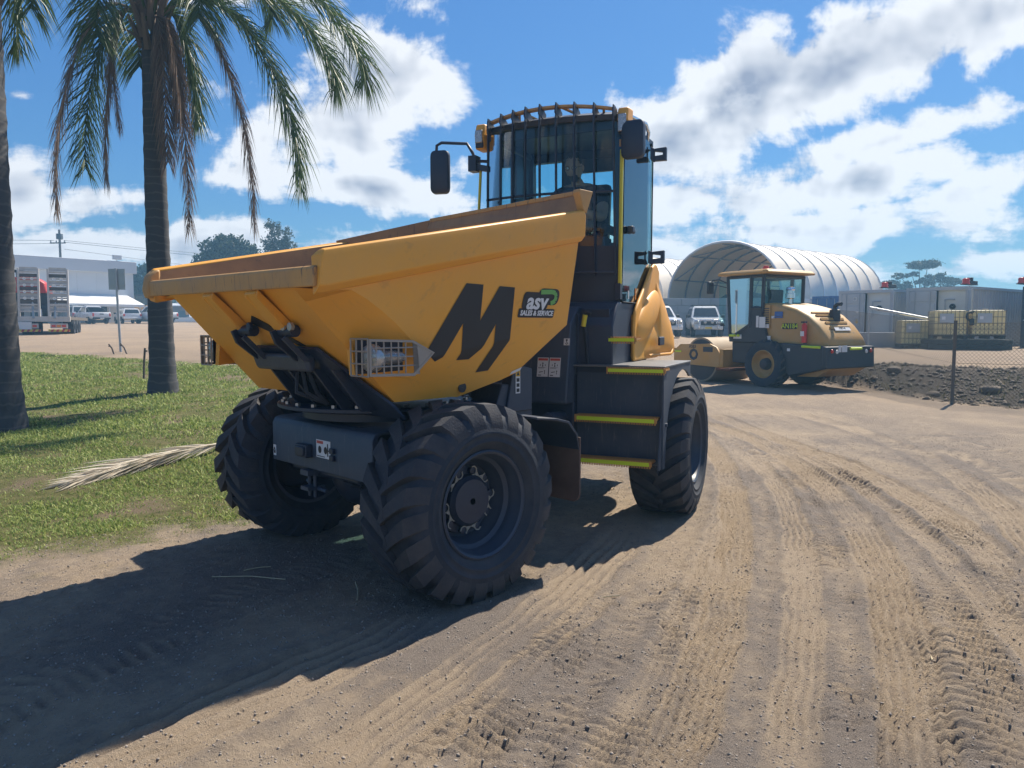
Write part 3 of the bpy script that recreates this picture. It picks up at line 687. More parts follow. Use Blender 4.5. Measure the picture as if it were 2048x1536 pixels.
# ---- tipping cradle under the skip
mb = MB(MS); off = -.035
def fpt(x, y, d=off): return (x+.717*(-d), y, FPz(x)+.697*d)
mb.prism([fpt(.705,-.16), fpt(.705,.50), fpt(.38,.785), fpt(.30,.785), fpt(.30,-.30), fpt(.38,-.30)], (-.012,0,.012)); mb.build('cradle_plate', 'veiled_black_paint', D)
mb = MB(MS); mb.prism([(.66,-.20,1.335),(.705,-.20,1.335),(.745,-.20,1.435),(.66,-.20,1.445)], (0,.60,0)); mb.build('cradle_bar', 'veiled_grey_paint', D, bevel=.022, seg=3)
for y in (-.15,.30):
    mb = MB(MS); mb.prism([(.68,y,1.40),(.86,y,1.585),(.90,y,1.57),(.87,y,1.50),(.74,y,1.40)], (0,.022,0)); mb.build('cradle_arm', 'veiled_black_paint', D, bevel=.004)
    mb = MB(MS); mb.prism([(.70,y+.10,1.40),(.86,y+.10,1.55),(.885,y+.10,1.53),(.75,y+.10,1.40)], (0,.016,0)); mb.build('cradle_arm', 'veiled_grey_paint', D, bevel=.003)
for y in (-.12,.08,.36,.56):
    mb = MB(MS); mb.prism([(.68,y,1.36),(.58,y,1.34),(.25,y,1.10),(.47,y,1.10)], (0,.022,0)); mb.build('cradle_leg', 'veiled_black_paint', D, bevel=.003)
for y in (-.05,.40):
    mb = MB(MS); mb.tube([(.835,y-.07,1.575),(.835,y+.07,1.575)], .034, 12); mb.build('pivot_pin', 'veiled_black_paint', D, smooth=40)
for y, m_ in ((.02,'veiled_black_paint'),(.47,'bare_metal'),(.40,'bare_metal')):
    mb = MB(MS); mb.lathe([(0,.026),(.02,.024),(.022,.001)], 8, (.855,y,1.60), 'x'); mb.build('pivot_bolt', m_, D)
mb = MB(MS); mb.prism([fpt(.83,-.02,-.004),fpt(.87,.06,-.004),fpt(.83,.14,-.004),fpt(.70,.36,-.004),fpt(.70,.30,-.004)], (.002,0,-.002)); mb.build('grease_stain', 'sticker_black', skip)
for k in range(3):
    mb = MB(MS); mb.tube([(.60,.10+.06*k,1.34),(.62-.04*k,.12+.05*k,1.2),(.45,.2,1.12)], .016, 6); mb.build('cradle_hose', 'veiled_rubber', D, smooth=60)
# ---- logo and decals on the skip side (side skin: y as a function of x, z)
def side_y(x, z):
    fold = 1.42-(.19/1.29)*(x-.24)
    return ((.73796+.016*x+.108*z)/.994 if z >= fold else (.31364+.053*x+.36*z)/.931)
def outn(up): return Vector((-.016,.994,-.108)) if up else Vector((-.053,.931,-.36))
def sp_(x, z, d=.004):
    up = z >= 1.42-(.19/1.29)*(x-.24); n = outn(up); return Vector((x, side_y(x, z), z))+n*d
Mp = [(-.026,1.857),(-.172,1.854),(-.166,1.635),(-.32,1.851),(-.464,1.848),(-.456,1.51),(-.324,1.32),(-.207,1.313),(-.307,1.476),(-.311,1.615),(-.203,1.464),(-.11,1.40),(.001,1.398),(-.024,1.438),(-.021,1.619),(.123,1.421),(.18,1.396),(.265,1.449)]
from mathutils.geometry import tessellate_polygon
bm = bmesh.new(); vs = [bm.verts.new((x, 0, z)) for x, z in Mp]
for t3 in tessellate_polygon([[Vector((x, z, 0)) for x, z in Mp]]): bm.faces.new([vs[k] for k in t3])
fd = Vector((1.29,0,-.19)).normalized(); nn = Vector((fd.z,0,-fd.x))
bmesh.ops.bisect_plane(bm, geom=bm.verts[:]+bm.edges[:]+bm.faces[:], plane_co=(.24,0,1.42), plane_no=nn)
for v in bm.verts:
    x, z = v.co.x, v.co.z; v.co = MS @ sp_(x, z)
bmesh.ops.recalc_face_normals(bm, faces=bm.faces); me = bpy.data.meshes.new('letter_m'); bm.to_mesh(me); bm.free()
lm = obj('letter_m', me, 'sticker_black', skip); lm['label'] = 'large slanted black letter M'
exs = Vector((-1,-.016,.0)); eys = Vector((0,.108,.994))
def SB(x, z, d): return MS @ basis(sp_(x, z, d), exs, eys)
def roundrect(B, x0, x1, y0, y1, r, sh=0., z=0., th=.0015):
    pts = []
    for cx, cy, a in ((x1-r,y0+r,-90),(x1-r,y1-r,0),(x0+r,y1-r,90),(x0+r,y0+r,180)):
        for k in range(5): t = R(a+22.5*k); px, py = cx+r*math.cos(t), cy+r*math.sin(t); pts.append((px+sh*py, py, z))
    mb = MB(B); mb.prism(pts, (0,0,th)); return mb
B0 = SB(-.715, 1.755, .003)
roundrect(B0, -.185,.185,-.098,-.038,.012,.2).build('sales_service_backing', 'sticker_black', skip)
mb = roundrect(B0, -.165,.10,-.045,.07,.03,.2); mb.build('asv_backing', 'sticker_black', skip)
mb = roundrect(B0, -.02,.205,-.012,.098,.045,.2,z=-.0008); mb.build('swoosh_backing', 'sticker_black', skip)
mb = MB(B0); 
path = [(.0,.073),(.12,.078),(.155,.07),(.17,.045),(.165,.02),(.145,.005),(.125,.0)]
prev = None
for i in range(len(path)-1):
    (x0,y0),(x1,y1) = path[i], path[i+1]; d = Vector((x1-x0,y1-y0)).normalized(); nrm = Vector((-d.y,d.x))*.0155
    mb.prism([(x0-nrm.x+.2*y0,y0-nrm.y,.002),(x1-nrm.x+.2*y1,y1-nrm.y,.002),(x1+nrm.x+.2*y1,y1+nrm.y,.002),(x0+nrm.x+.2*y0,y0+nrm.y,.002)], (0,0,.0008+.0001*i))
mb.build('green_swoosh', 'sticker_green', skip)
text('asv', .150, 'sticker_white', 'asv_lettering', skip, B0 @ Matrix.Translation((-.025,.006,.0035)), .0006, shear=.22, bold=.0042, sx_=1.12)
text('SALES & SERVICE', .046, 'sticker_white', 'sales_service_lettering', skip, B0 @ Matrix.Translation((-.012,-.069,.0025)), .0006, shear=.2, bold=.0016)
mb = MB(MS); 
for sgn in (1,-1): mb.lathe([(0,.033),(.004,.033),(.005,.001)] if sgn > 0 else [(0,.033),(-.004,.033),(-.005,.001)], 18, (-.12, .806*sgn, 1.222), 'y')
mb.build('lifting_hole', 'sticker_black', skip)
p = MB(SB(-.655,1.272,.003) ); p = MB(MS); 
q = [(-.56,1.278),(-.66,1.303),(-.67,1.325),(-.575,1.30)]
p.prism([Vector((x, side_y(x, z)+.004, z)) for x, z in q], (0,.001,0)); p.build('decal_strip', 'sticker_white', skip)

# ---- caged work lights on the skip corners
def corner_light(s):
    mb = MB(MS)
    z0, z1 = 1.335, 1.535; xf = .715; y0, y1 = .835*s, 1.0*s
    # cage runs back along the skip side: an outline of flat bar and a grid of rods
    def bar(a, b, r=.006): mb.tube([a, b], r, 6)
    X0, X1, XT = .70, .40, .24
    yo = .952*s
    out = [(X0,z1),(X1,z1-.01),(XT,1.452),(X1-.01,z0-.01),(X0,z0)]
    for i in range(5):
        a, b = out[i], out[(i+1) % 5]
        mb.prism([(a[0],yo,a[1]),(b[0],yo,b[1]),(b[0]+(.5-b[0])*.07,yo,b[1]+(1.435-b[1])*.14),(a[0]+(.5-a[0])*.07,yo,a[1]+(1.435-a[1])*.14)], (0,.006*s,0))
    for k in range(1,6): x = X0-(X0-X1)*k/6; bar((x,yo,z0+.01),(x,yo,z1-.01), .0045)
    for k in (1,2,3): z = z0+(z1-z0)*k/4; bar((X0,yo,z),(X1-.03,yo,z), .0045)
    mb.prism([(X1-.03,yo,z1-.02),(X1,yo,z1-.02),(XT+.02,yo,1.452),(X1-.01,yo,z0),(X1-.05,yo,z0),(X1-.02,yo,1.40),(X1-.02,yo,1.48)], (0,.004*s,0))
    # front of the cage
    yi = .80*s
    for k in range(4): y = yi+(yo-yi)*k/3; bar((X0+.005,y,z0),(X0+.005,y,z1), .005)
    for k in range(4): z = z0+(z1-z0)*k/3; bar((X0+.005,yi,z),(X0+.005,yo,z), .005)
    c = mb.build('light_cage', 'zinc_cage', skip)
    c['label'] = 'metal grille over the corner work light'
    hb = MB(MS); hb.prism([(X0-.02,yi,z0+.0),(X0-.02,yi-.03*s,z1),(X1,yi+.06*s,z1-.05),(X1,yi+.06*s,z0+.02)], (0,-.05*s,0)); hb.build('light_mount', 'yellow_paint', c)
    hb = MB(MS); hb.prism([(X0-.015,yi+.012*s,z0+.006),(X0-.015,yi+.012*s,z1-.006),(X1+.02,yi+.085*s,z1-.02),(X1+.02,yi+.085*s,z0+.02)], (0,.006*s,0)); hb.build('recess_shade_plate', 'sticker_black', c)  # black plate added to paint the dark of the recess behind the lamp
    hb = MB(MS); hb.lathe([(.665,.001),(.663,.05),(.655,.072),(.63,.078),(.60,.07),(.57,.045),(.52,.040),(.45,.036),(.42,.025),(.415,.001)], 20, (0,.89*s,1.43), 'x'); hb.build('lamp', 'lamp_glass', c, smooth=40)
corner_light(1); corner_light(-1)

# ---- front mudguards and flaps
for s in (1,-1):
    mb = MB(MF); pr = [(-.42,1.045),(-.60,1.025),(-.72,.995),(-.80,.91),(-.825,.80),(-.815,.80),(-.79,.90),(-.71,.98),(-.595,1.01),(-.42,1.03)]
    mb.prism([(x,.60*s,z) for x, z in pr], (0,.60*s,0)); mb.bx(-.84,-.45,.58*s-.01,.60*s+.01,.82,1.0); mb.build('mudguard', 'veiled_black_paint', D, bevel=.003)
    mb = MB(MF); yy0, yy1 = .70*s, 1.2*s
    ol = [(yy0,.88),(yy1,.88),(yy1,.50),(yy1-.02*s,.465),(yy1-.05*s,.45),(yy0,.45)]
    mb.prism([(-.835,y,z) for y, z in ol], (.012,0,0)); mb.build('mudflap', 'mudflap_rubber', D)
mb = MB(MF); mb.lathe([(0,.012),(.01,.012)], 8, (-.83,1.15,.86), 'x'); mb.build('mudflap_bolt', 'bare_metal', D)

# ================= rear chassis
mb = MB(MR); mb.bx(-1.5,.55,-.42,.42,.62,1.22); mb.bx(.3,.72,-.48,.34,.70,1.22); mb.build('rear_chassis', 'veiled_black_paint', D, bevel=.012)
mb = MB(MR); mb.tube([(0,-.95,.575),(0,.95,.575)], .10, 14); mb.lathe([(-.2,.06),(-.1,.2),(.1,.2),(.2,.06)], 18, (0,0,.575), 'y'); mb.build('rear_axle', 'veiled_black_paint', D, smooth=40)
mb = MB(MR); mb.tube([(.5,0,.7),(1.1,.05,.72)], .14, 14); mb.tube([(.6,.22,.85),(1.2,.3,.9)], .05, 10); mb.build('articulation_joint', 'veiled_black_paint', D, smooth=40)
# column in front of the cab (with the warning labels)
mb = MB(MR); mb.prism([(.885,-.42,.98),(.905,-.42,1.0),(.80,-.42,1.62),(.62,-.42,1.76),(.40,-.42,1.76),(.40,-.42,.98)], (0,.76,0)); mb.build('front_column', 'veiled_grey_paint', D, bevel=.012)
cn = Vector((.62,0,.105)).normalized()
cy_ = lambda z: .905-(z-1.0)*(.105/.62)
for y in (.125,.228): warning_label(MR, (cy_(1.272)+.003, y, 1.272), (0,1,0), (-.105,0,.62), .094, .155)
p, B = plate('hook_label', MR, (cy_(1.475)+.003, .315, 1.475), (0,1,0), (-.105,0,.62), .05, .055)
mb = MB(B); mb.tube([(.0,.016,.003),(.0,-.004,.003),(.012,-.012,.003),(.002,-.02,.003),(-.01,-.012,.003)], .003, 4); mb.lathe([(.002,.008),(.004,.008),(.004,.001)], 10, (0,.014,0), 'z'); mb.build('hook_mark', 'sticker_black', p)
mb = MB(MF)   # front-frame upright beside the skip
mb.prism([(-.72,.52,1.0),(-.98,.52,1.0),(-.98,.52,1.30),(-.80,.52,1.34)], (0,.10,0)); mb.prism([(-.60,.30,.95),(-1.0,.30,.95),(-1.0,.30,1.18),(-.7,.30,1.2)], (0,.30,0)); mb.build('frame_upright', 'veiled_grey_paint', D, bevel=.008)
p, B = plate('caution_label', MF, (-.83,.623,1.215), (-1,0,0), (0,0,1), .045, .17)
mb = MB(B); mb.bx(-.02,.02,.035,.08,.002,.003); mb.build('caution_patch', 'sticker_amber', p); mb = MB(B)
mb.prism([(-.014,.042,.003),(.014,.042,.003),(0,.072,.003)], (0,0,.0006)); 
for k in range(3): mb.bx(-.014,.014,-.075+.036*k,-.05+.036*k,.002,.003)
mb.build('caution_marks', 'sticker_black', p)

# side tower + panel behind the steps
mb = MB(MR); mb.bx(.30,.655,.34,1.055,.50,1.235); mb.build('step_panel', 'veiled_grey_paint', D, bevel=.01)
mb = MB(MR)
ar = [(x, z) for x, z in arc(0, .575, .655, 18, 150, 22)]
out_ = [(.735,.49),(.735,1.255),(.70,1.275),(-.34,1.275),(-.36,1.15)]
ar = arc(0, .575, .655, 18, 118, 20)
mb.prism([(x,1.06,z) for x, z in out_+ar[::-1]+[(.66,.49)]], (0,.016,0)); mb.build('fender_side', 'veiled_grey_paint', D)
mb = MB(MR); mb.bx(-.34,.735,.30,1.082,1.277,1.292); mb.build('fender_top', 'fender_grey', D, bevel=.004)
mb = MB(MR); mb.bx(-.9,.735,-1.2,-.3,1.26,1.28); mb.bx(.3,.655,-1.05,-.34,.5,1.235); mb.build('fender_far', 'veiled_grey_paint', D, bevel=.004)
def step(y0, y1, z, x0=.655, x1=.79, curve=.03, strip=True, h=.034):
    mb = MB(MR)
    mb.bx(x0, x1-.012, y0, y1, z-.012, z)
    n = max(6, int((y1-y0)/.02))
    for i in range(n):      # serrated edge
        a = y0+(y1-y0)*i/n; b = a+(y1-y0)/n*.55
        mb.bx(x1-.012, x1, a, b, z-.01, z+.012); mb.bx(x1-.012, x1-.002, a, b, z-h-.014, z-h+.004)
    for k in range(4): x = x0+.02+(x1-x0-.05)*k/3; mb.bx(x, x+.006, y0, y1, z, z+.009)
    o = mb.build('step_tread', 'step_orange', D)
    mb = MB(MR); mb.bx(x1-.014, x1-.002, y0, y1, z-h, z+.003); mb.build('step_edge', 'step_orange', o)
    if strip: mb = MB(MR); mb.bx(x1-.002, x1+.003, y0+.03*(y1-y0), y1-.02, z-h+.003, z-.001); mb.build('reflective_strip', 'hi_vis', o)
step(.37,1.035,.885); step(.375,1.0,.545)
s1 = step(.62,1.09,1.268, .60,.75, h=.03)
step(.60,.835,1.505, .50,.655, h=.03)
mb = MB(MR); mb.prism([(.735,1.05,.49),(.80,1.05,.49),(.80,1.05,.55),(.735,1.05,.9)], (0,.012,0)); mb.lathe([(0,.016),(.014,.016),(.016,.001)], 8, (.66,1.076,.83), 'y'); mb.build('step_bracket', 'veiled_grey_paint', D)
# lower cab tower (black) between chassis and cab
mb = MB(MR); mb.prism([(.655,-.52,1.22),(.655,-.52,1.60),(.50,-.52,1.80),(-.5,-.52,1.80),(-.5,-.52,1.22)], (0,1.16,0)); mb.build('cab_base', 'veiled_black_paint', D, bevel=.015)
mb = MB(MR); mb.bx(.50,.60,.36,.60,1.29,1.74); mb.bx(.655,.668,.02,.36,1.27,1.70); mb.build('access_panel', 'veiled_black_paint', D, bevel=.01)
mb = MB(MR); mb.tube([(.66,.44,1.30),(.67,.42,1.55),(.68,.40,1.66),(.69,.43,1.72),(.69,.47,1.70)], .016, 8); mb.build('grab_hose', 'veiled_rubber', D, smooth=60)
mb = MB(MR); mb.tube([(.685,.405,1.60),(.70,.425,1.69)], .021, 8); mb.build('grab_sleeve', 'rail_yellow', D, smooth=60)

# ---- engine hood
HS = []
def hring(x, w, zt, zb, r=.12, bul=0):
    pts = [(x, w-r+r*math.cos(R(a)), zt-r+r*math.sin(R(a))) for a in range(0, 91, 15)]
    left = [(x, w+bul, zb), (x, w+bul, zb+.02), (x, w+bul*1.05, zb+(zt-zb)*.35), (x, w+bul*.6, zb+(zt-zb)*.7)]
    ring = left+pts; return ring+[(p[0], -p[1], p[2]) for p in ring[::-1]]
mb = MB(MR)
rings = [hring(.12,.645,1.70,1.294,.04,0), hring(.10,.65,1.71,1.294,.04,0), hring(-.10,.655,1.735,1.294,.04,.01), hring(-.45,.66,1.745,1.294,.04,.05), hring(-.60,.66,1.745,1.294,.04,.075), hring(-.625,.66,1.80,1.294,.05,.08), hring(-.64,.66,2.14,1.294,.06,.08), hring(-.66,.66,2.19,1.294,.07,.085), hring(-.80,.655,2.15,1.294,.12,.11), hring(-1.0,.64,1.95,1.294,.16,.15), hring(-1.2,.60,1.74,1.294,.2,.16), hring(-1.35,.56,1.62,1.294,.2,.13), hring(-1.40,.52,1.55,1.30,.15,.10)]
mb.loft(rings); hood = mb.build('engine_hood', 'yellow_paint', D, smooth=50, subsurf=1)
mb = MB(MR); mb.prism([(.12,.648,1.296),(.118,.648,1.60),(.10,.648,1.68),(.05,.648,1.75),(-.05,.648,1.82),(-.17,.648,1.90),(-.30,.648,1.99),(-.42,.648,2.08),(-.53,.648,2.15),(-.62,.648,2.185),(-.70,.648,2.18),(-.80,.648,2.12),(-.80,.648,1.296)], (0,.034,0)); mb.build('hood_side_panel', 'yellow_paint', hood, bevel=.03, seg=4)
mb = MB(MR)   # swept air scoop on the hood side
bm = bmesh.new(); bmesh.ops.create_uvsphere(bm, u_segments=28, v_segments=16, radius=1)
bm.transform(MR @ Matrix.Translation((-.36,.668,1.70)) @ Matrix.Rotation(R(24), 4, 'Y') @ Matrix.Diagonal((.47,.075,.165,1)))
me = bpy.data.meshes.new('hood_scoop'); bm.to_mesh(me); bm.free(); obj('hood_scoop', me, 'yellow_paint', hood, smooth=180)
mb = MB(MR); mb.bx(-.60,-.40,.765,.785,1.42,1.50); mb.build('hood_latch', 'veiled_black_paint', hood, bevel=.01)
mb = MB(MR); mb.prism([(-.25,.715,1.345),(-.85,.79,1.345),(-.9,.795,1.38),(-.9,.795,1.36),(-.85,.797,1.33),(-.25,.72,1.33)], (0,.012,0)); mb.build('hood_trim', 'yellow_paint', hood, bevel=.004)

# ---- cab
CX0, CX1, CY0, CY1, CZ0, CZ1 = -.60, .40, -.58, .62, 1.78, 3.33
yc = (CY0+CY1)/2
def bulge(y): return .10*(1-((y-yc)/.60)**2)
cab = MB(MR)
def post(x, y, z0, z1, w=.06, d=.07, dx=0): cab.prism([(x-d/2,y-w/2,z0),(x+d/2,y-w/2,z0),(x+d/2,y+w/2,z0),(x-d/2,y+w/2,z0)], (dx,0,z1-z0))
for y in (CY0+.03, CY1-.03):
    post(CX1-.04, y, CZ0, CZ1-.05, .06, .09, -.02); post(CX0+.05, y, CZ0, CZ1-.05, .08, .10, .03)
post(-.15, CY0+.02, CZ0, CZ1-.05, .04, .05)
cab.bx(CX0,CX1-.03,CY0,CY0+.05,CZ1-.12,CZ1-.04); cab.bx(CX0,CX1-.03,CY1-.05,CY1,CZ1-.12,CZ1-.04); cab.bx(CX0,CX0+.08,CY0,CY1,CZ1-.14,CZ1-.04); cab.bx(CX1-.10,CX1,CY0,CY1,CZ1-.13,CZ1-.04)
cab.bx(CX0,CX1,CY0,CY0+.05,CZ0,CZ0+.08); cab.bx(CX0,CX1,CY1-.05,CY1,CZ0,CZ0+.07); cab.bx(CX0,CX1,CY0,CY1,CZ0-.03,CZ0+.03); cab.bx(CX0,CX0+.07,CY0,CY1,CZ0,2.25)
cab.bx(CX0,CX0+.05,-.24,-.05,2.2,CZ1-.1); cab.bx(CX0,CX0+.05,-.05,CY1,3.07,CZ1-.1); cab.bx(CX0,CX0+.05,CY1-.24,CY1,2.2,3.1); cab.bx(-.52,-.15,CY0,CY0+.04,2.2,CZ1-.1)
cabf = cab.build('cab_frame', 'veiled_black_paint', D, bevel=.012)
mb = MB(MR)   # lower front panel of the cab, bowed forward
n = 8; ys = [CY0+(CY1-CY0)*i/n for i in range(n+1)]
mb.loft([[(CX1-.03,y,1.76) for y in ys]+[(CX1+bulge(y)*.8,y,1.76) for y in ys[::-1]], [(CX1-.03,y,2.26) for y in ys]+[(CX1+bulge(y),y,2.26) for y in ys[::-1]]]); mb.build('cab_front_panel', 'veiled_black_paint', cabf, smooth=40)
mb = MB(MR)   # roof
mb.loft([[(CX0-.04,CY0-.02,CZ1-.06),(CX0-.04,CY1+.02,CZ1-.06)]+[(CX1+bulge(y)*1.0+.02,y,CZ1-.06) for y in ys[::-1]],
         [(CX0-.04,CY0-.02,CZ1-.01),(CX0-.04,CY1+.02,CZ1-.01)]+[(CX1+bulge(y)*1.05+.03,y,CZ1-.02) for y in ys[::-1]],
         [(CX0+.06,CY0+.10,CZ1+.035),(CX0+.06,CY1-.10,CZ1+.035)]+[(CX1+bulge(y)*.6-.08,CY0+.10+(y-CY0)*(CY1-CY0-.2)/(CY1-CY0),CZ1+.035) for y in ys[::-1]]]); mb.build('roof', 'veiled_black_paint', cabf, smooth=40)
mb = MB(MR); mb.loft([[(CX1+bulge(y),y,2.26) for y in ys], [(CX1+bulge(y)-.01,y,CZ1-.06) for y in ys]], cap=False, closed=False); mb.build('windscreen', 'cab_glass_clear', cabf, smooth=180)
mb = MB(MR); mb.poly([(CX0+.01,CY0+.06,2.25),(CX0+.01,CY1-.06,2.25),(CX0+.01,CY1-.06,CZ1-.12),(CX0+.01,CY0+.06,CZ1-.12)]); mb.build('rear_window', 'cab_glass', cabf)
mb = MB(MR); mb.poly([(CX1-.05,CY0+.01,CZ0+.08),(CX0+.08,CY0+.01,CZ0+.08),(CX0+.1,CY0+.01,CZ1-.12),(CX1-.07,CY0+.01,CZ1-.12)]); mb.build('side_window', 'cab_glass', cabf)
# glass door on the near side
mb = MB(MR); dp = [(CX1-.02,CZ0+.02),(CX0+.0,CZ0+.02),(CX0-.01,2.3),(CX0-.01,CZ1-.10),(CX0+.06,CZ1-.05),(CX1-.06,CZ1-.05)]
mb.prism([(x,CY1+.012,z) for x, z in dp], (0,.008,0)); door = mb.build('door', 'door_glass', D); door['label'] = 'frameless tinted glass cab door'
mb = MB(MR); mb.tube([(CX1-.02,CY1+.026,CZ0+.02),(CX0,CY1+.026,CZ0+.02),(CX0-.01,CY1+.026,CZ1-.10),(CX0+.06,CY1+.026,CZ1-.05)], .006, 6); mb.build('door_seal', 'veiled_rubber', door)
mb = MB(MR); mb.bx(.10,.26,CY1+.02,CY1+.055,2.385,2.425); mb.bx(.20,.27,CY1+.02,CY1+.075,2.375,2.435); mb.build('door_handle', 'veiled_black_paint', door, bevel=.012)
for z, x in ((3.18,-.53),(2.235,-.50)):
    mb = MB(MR)
    mb.prism([(x+.05,CY1+.03,z-.055),(x-.02,CY1+.05,z-.07),(x-.02,CY1+.05,z+.05),(x+.05,CY1+.03,z+.06)], (0,.012,0))
    mb.prism([(x,CY1+.03,z-.06),(x-.03,CY1+.16,z-.055),(x-.03,CY1+.16,z+.065),(x,CY1+.03,z+.05),(x+.0,CY1+.05,z+.03),(x-.02,CY1+.13,z+.02),(x-.02,CY1+.13,z-.005),(x,CY1+.05,z-.015)], (-.05,0,0))
    mb.build('door_hinge', 'veiled_black_paint', door, bevel=.004)
# windscreen guard: nine upright bars, bowed with the glass and hooked over the roof edge
tops = [-.52,-.385,-.265,-.145,-.015,.127,.278,.434,.585]
for i, y in enumerate(tops):
    z1 = 3.36+.055*(1-((y-yc)/.60)**2); x = CX1+bulge(y)+.075
    yb = yc+(y-yc)*1.03
    mb = MB(MR)
    pth = [(x-.02,yb,2.02),(x,yb,2.3),(x+.015,(y+yb)/2,2.8),(x+.02,y,3.2),(x+.012,y,z1)]
    rings = [[(p[0]-.018,p[1]-.0045,p[2]),(p[0]+.018,p[1]-.0045,p[2]),(p[0]+.018,p[1]+.0045,p[2]),(p[0]-.018,p[1]+.0045,p[2])] for p in pth]
    mb.loft(rings)
    mb.prism([(x+.033,y-.006,z1-.02),(x+.045,y-.006,z1-.085),(x-.10,y-.006,z1-.11),(x-.12,y-.006,z1-.055),(x-.02,y-.006,z1-.002)], (0,.012,0))
    mb.build('guard_bar', 'veiled_black_paint', cabf)
for z, zz in ((2.69,0),(2.04,0)):
    mb = MB(MR); mb.tube([(CX1+bulge(y)+.075,y,z) for y in np.linspace(-.55,.60,12)], .011, 6); mb.build('guard_rail', 'veiled_black_paint', cabf, smooth=60)
mb = MB(MR)
yy = np.linspace(-.53,.59,15)
rg = lambda y, dz, dx: (CX1+bulge(y)+.05+dx, y, 3.335+.055*(1-((y-yc)/.60)**2)+dz)
mb.loft([[rg(y,-.004,-.05),rg(y,-.004,.012),rg(y,.014,.012),rg(y,.014,-.05)] for y in yy])
for a, b in ((-.35,-.22),(-.08,-.2),(.0,.13),(.3,.15),(.42,.5)):
    mb.tube([(CX1-.18,a,3.345),rg(b,.0,0)], .012, 5)
mb.build('guard_visor', 'worn_yellow', cabf, smooth=40)
# roof work lights and beacon brackets
for y, s in ((CY0-.05,-1),(CY1+.03,1)):
    mb = MB(MR); mb.prism([(.30,y-.05,3.14 if s < 0 else 3.24),(.45,y-.05,3.14 if s < 0 else 3.24),(.47,y-.05,3.26),(.43,y-.05,3.36),(.28,y-.05,3.37)], (0,.09,0)); h = mb.build('work_light_housing', 'yellow_paint', D, bevel=.015)
    mb = MB(MR); mb.bx(.455,.478,y-.04,y+.03,3.19 if s < 0 else 3.16,3.30); mb.build('work_light_lens', 'lamp_glass', h, bevel=.008)
    mb = MB(MR); mb.bx(.40,.465,y-.042,y+.034,3.15,3.245); mb.build('work_light_body', 'veiled_black_paint', h, bevel=.012)
mb = MB(MR); mb.bx(.36,.39,CY1-.02,CY1+.04,3.06,3.12); mb.build('side_indicator', 'lamp_amber', D, bevel=.006)
mb = MB(MR); mb.tube([(.1,CY1+.0,3.37),(-.3,CY1+.03,3.40),(-.45,CY1+.02,3.36),(-.47,CY1+.0,3.28)], .018, 8); mb.build('roof_grab_rail', 'chrome', D, smooth=60)
# mirrors
mb = MB(MR); mb.tube([(.36,-.60,3.05),(.38,-.71,3.06),(.40,-.73,3.13),(.41,-.78,3.21),(.42,-1.03,3.24),(.42,-1.08,3.22),(.42,-1.085,3.14)], .014, 8); mb.bx(.33,.43,-.76,-.685,2.965,3.10); mb.prism([(.35,-.70,2.98),(.41,-.70,2.98),(.41,-.57,2.95),(.35,-.57,2.95)], (0,0,.05)); ma = mb.build('mirror_arm', 'veiled_black_paint', D, smooth=45)
def mirror(cx, cy, cz, w, h, rz):
    B = Matrix.Translation((cx, cy, cz)) @ Matrix.Rotation(rz, 4, 'Z'); rr = []
    for dx, k in ((.03,.86),(.018,.98),(-.03,1.0),(-.05,.93)):
        ring = []
        for sx_, sy_, a in ((1,1,0),(-1,1,90),(-1,-1,180),(1,-1,270)):
            for t in range(0,91,30):
                ring.append((dx, sx_*(w/2*k-.035)+.035*math.cos(R(a+t)), sy_*(h/2*k-.05)+.05*math.sin(R(a+t))))
        rr.append(ring)
    mb = MB(MR @ B); mb.loft(rr); o = mb.build('mirror', 'veiled_black_paint', D, smooth=40)
    mb = MB(MR @ B); mb.bx(-.056,-.051,-w*.40,w*.40,-h*.42,h*.42); mb.build('mirror_glass', 'chrome', o)
mirror(.41, -1.055, 2.985, .175, .385, R(8)); mirror(.46, .735, 3.09, .19, .30, R(-6))
mb = MB(MR); mb.tube([(.30,.62,3.18),(.42,.68,3.2),(.45,.74,3.15)], .018, 8); mb.build('mirror_arm', 'veiled_black_paint', D, smooth=60)
# handrails
mb = MB(MR); mb.tube([(.37,-.665,2.97),(.37,-.685,2.6),(.37,-.70,1.95)], .013, 8); mb.build('handrail', 'rail_yellow', D, smooth=60)
mb = MB(MR); mb.prism([(.405,CY1+.0,3.03),(.435,CY1+.0,3.03),(.455,CY1+.0,1.94),(.425,CY1+.0,1.94)], (0,.028,0)); mb.build('handrail', 'rail_yellow', D, bevel=.008)
mb = MB(MR); mb.bx(.40,.46,CY1-.02,CY1+.025,1.82,1.95); mb.build('handrail_foot', 'veiled_black_paint', D)
mb = MB(MR); mb.bx(.18,.20,CY1+.022,CY1+.024,1.83,1.90); mb.build('door_tag', 'sticker_white', door)
mb = MB(MR); mb.bx(-.05,-.03,CY1+.022,CY1+.026,1.83,1.93); mb.build('door_reflector', 'lamp_amber', door)
